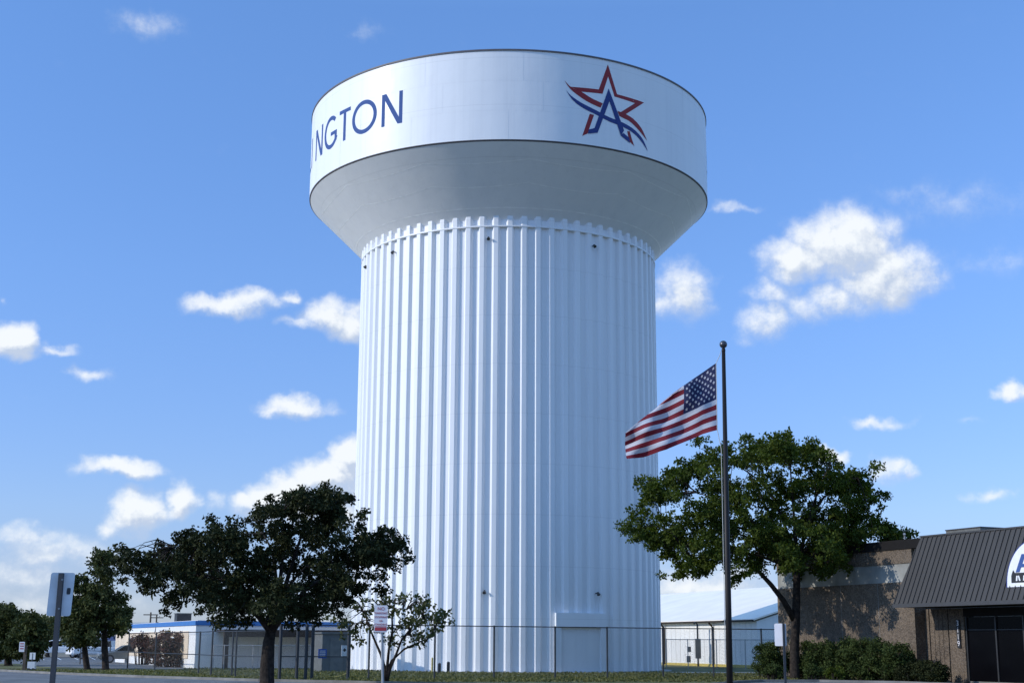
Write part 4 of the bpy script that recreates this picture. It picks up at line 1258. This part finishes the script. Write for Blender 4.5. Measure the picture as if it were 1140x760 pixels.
# ------------------------------------------------------------------ vehicles
def car(name, label, loc, heading, m_body, kind='sedan', group=None):
    root = empty(name, loc, label, 'car' if kind == 'sedan' else ('van' if kind == 'van' else 'pickup'), group)
    L_, W, H_ = {'sedan': (4.6, 1.8, 1.42), 'van': (5.2, 1.95, 2.0), 'pickup': (5.5, 1.95, 1.8)}[kind]
    prof = {'sedan': [(-2.3, .32), (2.25, .32), (2.3, .62), (2.1, .80), (1.15, .90), (-1.75, .95), (-2.28, .88)],
            'van': [(-2.6, .35), (2.55, .35), (2.6, .75), (2.3, 1.0), (1.7, 1.12), (-2.58, 1.12)],
            'pickup': [(-2.75, .5), (2.7, .5), (2.75, .85), (2.55, 1.08), (1.2, 1.14), (-2.75, 1.12)]}[kind]
    cab = {'sedan': [(1.15, .89), (.45, 1.36), (.1, 1.42), (-.9, 1.40), (-1.75, .94)],
           'van': [(1.75, 1.11), (1.0, 1.92), (.6, 2.0), (-2.45, 1.98), (-2.58, 1.11)],
           'pickup': [(1.2, 1.12), (.55, 1.72), (.3, 1.8), (-.75, 1.78), (-.95, 1.12)]}[kind]
    def ext(pf, w0, shr=1.0):
        b = MB(); b.prism([root.location + Vector((x, -w0 / 2, z)) for x, z in pf], (0, w0, 0)); return b
    def bev(o, w=.05):
        md = o.modifiers.new('bevel', 'BEVEL'); md.width = w; md.segments = 2
    bo = ext(prof, W).build('body', m_body, root); bev(bo, .07)
    b = ext(cab, W - .22); 
    ca = b.build('cabin', m_body, root); bev(ca, .06)
    cx = sum(x for x, z in cab) / len(cab); zl = min(z for x, z in cab); zh = max(z for x, z in cab)
    win = [(cx + (x - cx) * .86, zl + .06 + (z - zl) * .80) for x, z in cab]
    if kind == 'van': win = [(1.5, 1.2), (.95, 1.8), (.1, 1.85), (.1, 1.2)]
    b = MB()
    for s_ in (-1, 1):
        y0 = s_ * (W - .22) / 2
        b.prism([root.location + Vector((x, y0 + s_ * .004, z)) for x, z in win], (0, s_ * .012, 0))
    wn = b.build('side_window', M['glass'], root)
    b = MB(); (x0, z0), (x1, z1) = cab[0], cab[1]
    dd = Vector((z1 - z0, 0, x0 - x1)).normalized() * .012
    q = lambda f, y: root.location + Vector((x0 + (x1 - x0) * f, y, z0 + (z1 - z0) * f)) + dd
    hw = (W - .34) / 2
    b.prism([q(.1, -hw), q(.92, -hw * .93), q(.92, hw * .93), q(.1, hw)], dd); b.build('windscreen', M['glass'], root)
    for x in (L_ / 2 - .85, -L_ / 2 + .85):
        for s_ in (-1, 1):
            c = root.location + Vector((x, s_ * (W / 2 - .1), .33))
            b = MB(); b.tube([c - Vector((0, .11, 0)), c + Vector((0, .11, 0))], .33, 18); wv = b.build('wheel', M['tyre'], root)
            b = MB(); b.tube([c + Vector((0, s_ * .09, 0)), c + Vector((0, s_ * .118, 0))], .2, 14); b.build('rim', M['chrome'], wv)
    for s_ in (-1, 1):
        b = MB(); b.box(root.location + Vector((L_ / 2 - .02, s_ * (W / 2 - .3), .62 if kind == 'sedan' else .8)), (.08, .36, .14)); b.build('headlight', M['lamp'], root)
        b = MB(); b.box(root.location + Vector((-L_ / 2 + .02, s_ * (W / 2 - .22), .68 if kind == 'sedan' else .85)), (.08, .26, .16)); b.build('taillight', M['tail'], root)
    b = MB(); b.box(root.location + Vector((L_ / 2, 0, .38)), (.12, W - .1, .16)); b.build('bumper', m_body, root)
    root.rotation_euler.z = heading
    return root


car('parked_car', 'silver sedan parked beside the conical tree trunk under navy canopy', ground(142, 737.5), rad(200), M['carsilver'])
car('parked_van', 'white van seen between the two dark tree trunks', Vector((at(104, 732, 150).x, 150, 0)), rad(215), M['carwhite'], 'van')
car('pickup_truck', 'white pickup parked far off left of the leaning sign post', Vector((at(61, 731, 150).x, 150, 0)), rad(190), M['carwhite'], 'pickup')
car('pickup_truck', 'white pickup parked between the white van and conical tree trunk', Vector((at(114, 732, 140).x, 140, 0)), rad(195), M['carwhite'], 'pickup')

# ------------------------------------------------------------------ sky, clouds, sun
SUN_AZ, SUN_EL = rad(-105), rad(25)       # azimuth from +Y towards +X
sdir = Vector((math.sin(SUN_AZ) * math.cos(SUN_EL), math.cos(SUN_AZ) * math.cos(SUN_EL), math.sin(SUN_EL)))
sd_ = bpy.data.lights.new('sun', 'SUN')
sd_.energy = 2.0; sd_.angle = rad(0.53); sd_.color = (1.0, 0.965, 0.90)
so = bpy.data.objects.new('sun', sd_); col.objects.link(so)
so.rotation_euler = (-sdir).to_track_quat('-Z', 'Y').to_euler()
so.location = (-60, 60, 80)

world = bpy.data.worlds.new('World'); scene.world = world; world.use_nodes = True
nt = world.node_tree
for n_ in list(nt.nodes): nt.nodes.remove(n_)
N, L = nt.nodes.new, nt.links.new
out = N('ShaderNodeOutputWorld')
sky = N('ShaderNodeTexSky'); sky.sky_type = 'NISHITA'; sky.sun_disc = False
sky.sun_elevation = SUN_EL; sky.sun_rotation = SUN_AZ
sky.altitude = 200; sky.air_density = 1.0; sky.dust_density = 0.0; sky.ozone_density = 2.0
bg = N('ShaderNodeBackground'); bg.inputs['Strength'].default_value = 0.107
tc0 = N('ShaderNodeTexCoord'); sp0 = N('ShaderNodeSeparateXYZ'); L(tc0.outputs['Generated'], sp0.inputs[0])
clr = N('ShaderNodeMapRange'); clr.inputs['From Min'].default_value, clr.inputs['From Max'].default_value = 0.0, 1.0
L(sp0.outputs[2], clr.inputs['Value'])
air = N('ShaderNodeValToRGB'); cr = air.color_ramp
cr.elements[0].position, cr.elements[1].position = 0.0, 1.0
cr.elements[0].color = (0.40, 0.49, 0.86, 1); cr.elements[1].color = (2.6, 2.85, 2.75, 1)  # high sky out of view is brightened to add fill on the shaded tower
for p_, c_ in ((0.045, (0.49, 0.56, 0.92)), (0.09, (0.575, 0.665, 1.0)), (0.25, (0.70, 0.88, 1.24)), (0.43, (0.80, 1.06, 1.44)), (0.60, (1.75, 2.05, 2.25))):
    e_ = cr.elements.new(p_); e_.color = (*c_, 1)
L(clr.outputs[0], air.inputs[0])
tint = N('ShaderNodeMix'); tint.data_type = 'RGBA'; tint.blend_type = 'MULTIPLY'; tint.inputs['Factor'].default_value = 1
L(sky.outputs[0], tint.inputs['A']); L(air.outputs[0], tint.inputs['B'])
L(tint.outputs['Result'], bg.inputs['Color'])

CL = [  # az/el of each cloud from photo survey: x, y, rx, ry, weight
    (938, 272, 62, 42, 1.0), (985, 308, 58, 36, .9), (888, 288, 42, 26, .95), (905, 262, 30, 22, .7), (850, 356, 34, 26, .62), (862, 322, 34, 24, .55), (900, 340, 40, 22, .5), (1040, 305, 22, 14, .4), (930, 330, 40, 22, .7),
    (762, 322, 34, 38, .66), (740, 330, 26, 30, .55), (815, 231, 34, 8, .42),
    (252, 340, 48, 14, .85), (285, 336, 34, 14, .7), (322, 329, 16, 9, .6), (368, 352, 36, 20, .85), (395, 358, 34, 24, .85), (338, 362, 32, 8, .5),
    (12, 380, 24, 20, 1.0), (62, 387, 25, 7, .6), (98, 412, 26, 10, .6),
    (330, 455, 44, 14, .85), (298, 457, 16, 9, .6), (130, 521, 48, 11, .85), (160, 524, 26, 8, .6),
    (155, 570, 30, 28, .85), (200, 556, 18, 24, .85), (178, 572, 30, 18, .6), (125, 588, 18, 12, .6), (235, 560, 20, 14, .4),
    (395, 508, 28, 20, 1.0), (360, 530, 40, 22, 1.0), (315, 548, 40, 20, 1.0), (280, 556, 26, 14, .85), (400, 545, 60, 22, .7), (345, 565, 90, 24, .8), (380, 520, 30, 16, .9),
    (30, 598, 50, 14, .5), (60, 612, 70, 22, .55), (20, 640, 70, 28, .5), (110, 620, 60, 24, .42), (60, 670, 120, 26, .40),
    (980, 470, 36, 9, .55), (1075, 470, 18, 7, .3), (1126, 437, 20, 13, .8), (985, 524, 20, 16, .65), (1005, 524, 16, 10, .5), (1108, 550, 30, 9, .5), (922, 508, 22, 10, .8), (1000, 660, 60, 8, .3),
    (165, 28, 50, 20, .34), (405, 36, 34, 16, .25), (1065, 228, 130, 30, .27), (1110, 290, 80, 22, .24), (1010, 215, 60, 16, .24), (780, 655, 90, 26, .62), (820, 640, 40, 16, .5), (8, 332, 10, 6, .3)]


def grp():
    ng = bpy.data.node_groups.new('cloud_density', 'ShaderNodeTree')
    ng.interface.new_socket('azel', in_out='INPUT', socket_type='NodeSocketVector')
    ng.interface.new_socket('density', in_out='OUTPUT', socket_type='NodeSocketFloat')
    ng.interface.new_socket('mask', in_out='OUTPUT', socket_type='NodeSocketFloat')
    n, l = ng.nodes.new, ng.links.new
    gi, go_ = n('NodeGroupInput'), n('NodeGroupOutput')
    w1 = n('ShaderNodeTexNoise'); w1.inputs['Scale'].default_value = 46; w1.inputs['Detail'].default_value = 5
    l(gi.outputs[0], w1.inputs['Vector'])
    sub = n('ShaderNodeVectorMath'); sub.operation = 'SUBTRACT'; sub.inputs[1].default_value = (.5, .5, .5)
    l(w1.outputs['Color'], sub.inputs[0])
    sc = n('ShaderNodeVectorMath'); sc.operation = 'MULTIPLY'; sc.inputs[1].default_value = (.034, .024, 0)
    l(sub.outputs[0], sc.inputs[0])
    ad = n('ShaderNodeVectorMath'); ad.operation = 'ADD'
    l(gi.outputs[0], ad.inputs[0]); l(sc.outputs[0], ad.inputs[1])
    prev = None
    for x, y, rx, ry, wt in CL:
        v = ray(x, y); az = math.atan2(v.x, v.y); el = math.asin(v.z / v.length)
        s1 = n('ShaderNodeVectorMath'); s1.operation = 'SUBTRACT'; s1.inputs[1].default_value = (az, el, 0); l(ad.outputs[0], s1.inputs[0])
        k = 1561.0
        s2 = n('ShaderNodeVectorMath'); s2.operation = 'MULTIPLY'; s2.inputs[1].default_value = (k / (rx * 1.4), k / (ry * 1.4), 0); l(s1.outputs[0], s2.inputs[0])
        ln = n('ShaderNodeVectorMath'); ln.operation = 'LENGTH'; l(s2.outputs[0], ln.inputs[0])
        mr = n('ShaderNodeMapRange'); mr.inputs['From Min'].default_value = 0.15; mr.inputs['From Max'].default_value = 1.0
        mr.inputs['To Min'].default_value = wt; mr.inputs['To Max'].default_value = 0.0
        l(ln.outputs['Value'], mr.inputs['Value'])
        if prev is None: prev = mr.outputs[0]
        else:
            mx = n('ShaderNodeMath'); mx.operation = 'SMOOTH_MAX'; mx.inputs[2].default_value = .12
            l(prev, mx.inputs[0]); l(mr.outputs[0], mx.inputs[1]); prev = mx.outputs[0]
    f = n('ShaderNodeTexNoise'); f.inputs['Scale'].default_value = 58; f.inputs['Detail'].default_value = 10; f.inputs['Roughness'].default_value = .66
    l(gi.outputs[0], f.inputs['Vector'])
    # density = mask*1.5 + (fbm-.5)*1.5*mask^.5 -.25
    sq = n('ShaderNodeMath'); sq.operation = 'POWER'; sq.inputs[1].default_value = .6; l(prev, sq.inputs[0])
    fm = n('ShaderNodeMath'); fm.operation = 'SUBTRACT'; fm.inputs[1].default_value = .5; l(f.outputs['Fac'], fm.inputs[0])
    f2 = n('ShaderNodeMath'); f2.operation = 'MULTIPLY'; f2.inputs[1].default_value = 1.9; l(fm.outputs[0], f2.inputs[0])
    f3 = n('ShaderNodeMath'); f3.operation = 'MULTIPLY'; l(f2.outputs[0], f3.inputs[0]); l(sq.outputs[0], f3.inputs[1])
    d = n('ShaderNodeMath'); d.operation = 'MULTIPLY_ADD'; d.inputs[1].default_value = 1.7; l(prev, d.inputs[0]); l(f3.outputs[0], d.inputs[2])
    d2 = n('ShaderNodeMath'); d2.operation = 'SUBTRACT'; d2.inputs[1].default_value = .16; l(d.outputs[0], d2.inputs[0])
    l(d2.outputs[0], go_.inputs[0]); l(prev, go_.inputs[1])
    return ng


ng = grp()
tc = N('ShaderNodeTexCoord'); sp = N('ShaderNodeSeparateXYZ'); L(tc.outputs['Generated'], sp.inputs[0])
azn = N('ShaderNodeMath'); azn.operation = 'ARCTAN2'; L(sp.outputs[0], azn.inputs[0]); L(sp.outputs[1], azn.inputs[1])
eln = N('ShaderNodeMath'); eln.operation = 'ARCSINE'; L(sp.outputs[2], eln.inputs[0])
cmb = N('ShaderNodeCombineXYZ'); L(azn.outputs[0], cmb.inputs[0]); L(eln.outputs[0], cmb.inputs[1])
g1 = N('ShaderNodeGroup'); g1.node_tree = ng; L(cmb.outputs[0], g1.inputs[0])
of = N('ShaderNodeVectorMath'); of.operation = 'ADD'; of.inputs[1].default_value = (-.004, .010, 0); L(cmb.outputs[0], of.inputs[0])
g2 = N('ShaderNodeGroup'); g2.node_tree = ng; L(of.outputs[0], g2.inputs[0])
alpha = N('ShaderNodeMapRange'); alpha.interpolation_type = 'SMOOTHSTEP'
alpha.inputs['From Min'].default_value, alpha.inputs['From Max'].default_value = 0.02, 1.15
L(g1.outputs[0], alpha.inputs['Value'])
df = N('ShaderNodeMath'); df.operation = 'SUBTRACT'; L(g1.outputs[0], df.inputs[0]); L(g2.outputs[0], df.inputs[1])
lit = N('ShaderNodeMapRange'); lit.inputs['From Min'].default_value, lit.inputs['From Max'].default_value = -.34, .42
L(df.outputs[0], lit.inputs['Value'])
cc = N('ShaderNodeMix'); cc.data_type = 'RGBA'
cc.inputs['A'].default_value = (.55, .64, .80, 1); cc.inputs['B'].default_value = (.925, .965, 1.0, 1)  # shaded and sunlit cloud sides are put into the emitted colour
L(lit.outputs[0], cc.inputs['Factor'])
bg2 = N('ShaderNodeBackground'); bg2.inputs['Strength'].default_value = 0.66
L(cc.outputs['Result'], bg2.inputs['Color'])
am = N('ShaderNodeMath'); am.operation = 'MULTIPLY'; am.inputs[1].default_value = .97; L(alpha.outputs[0], am.inputs[0])
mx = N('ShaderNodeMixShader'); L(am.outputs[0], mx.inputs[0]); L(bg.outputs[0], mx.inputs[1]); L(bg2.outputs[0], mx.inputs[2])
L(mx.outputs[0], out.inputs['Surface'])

scene.view_settings.view_transform = 'Standard'
scene.view_settings.look = 'None'
scene.view_settings.gamma = 1.0
scene.view_settings.exposure = 0.62
scene.view_settings.use_curve_mapping = False
scene.cycles.max_bounces = 6
scene.cycles.transparent_max_bounces = 12
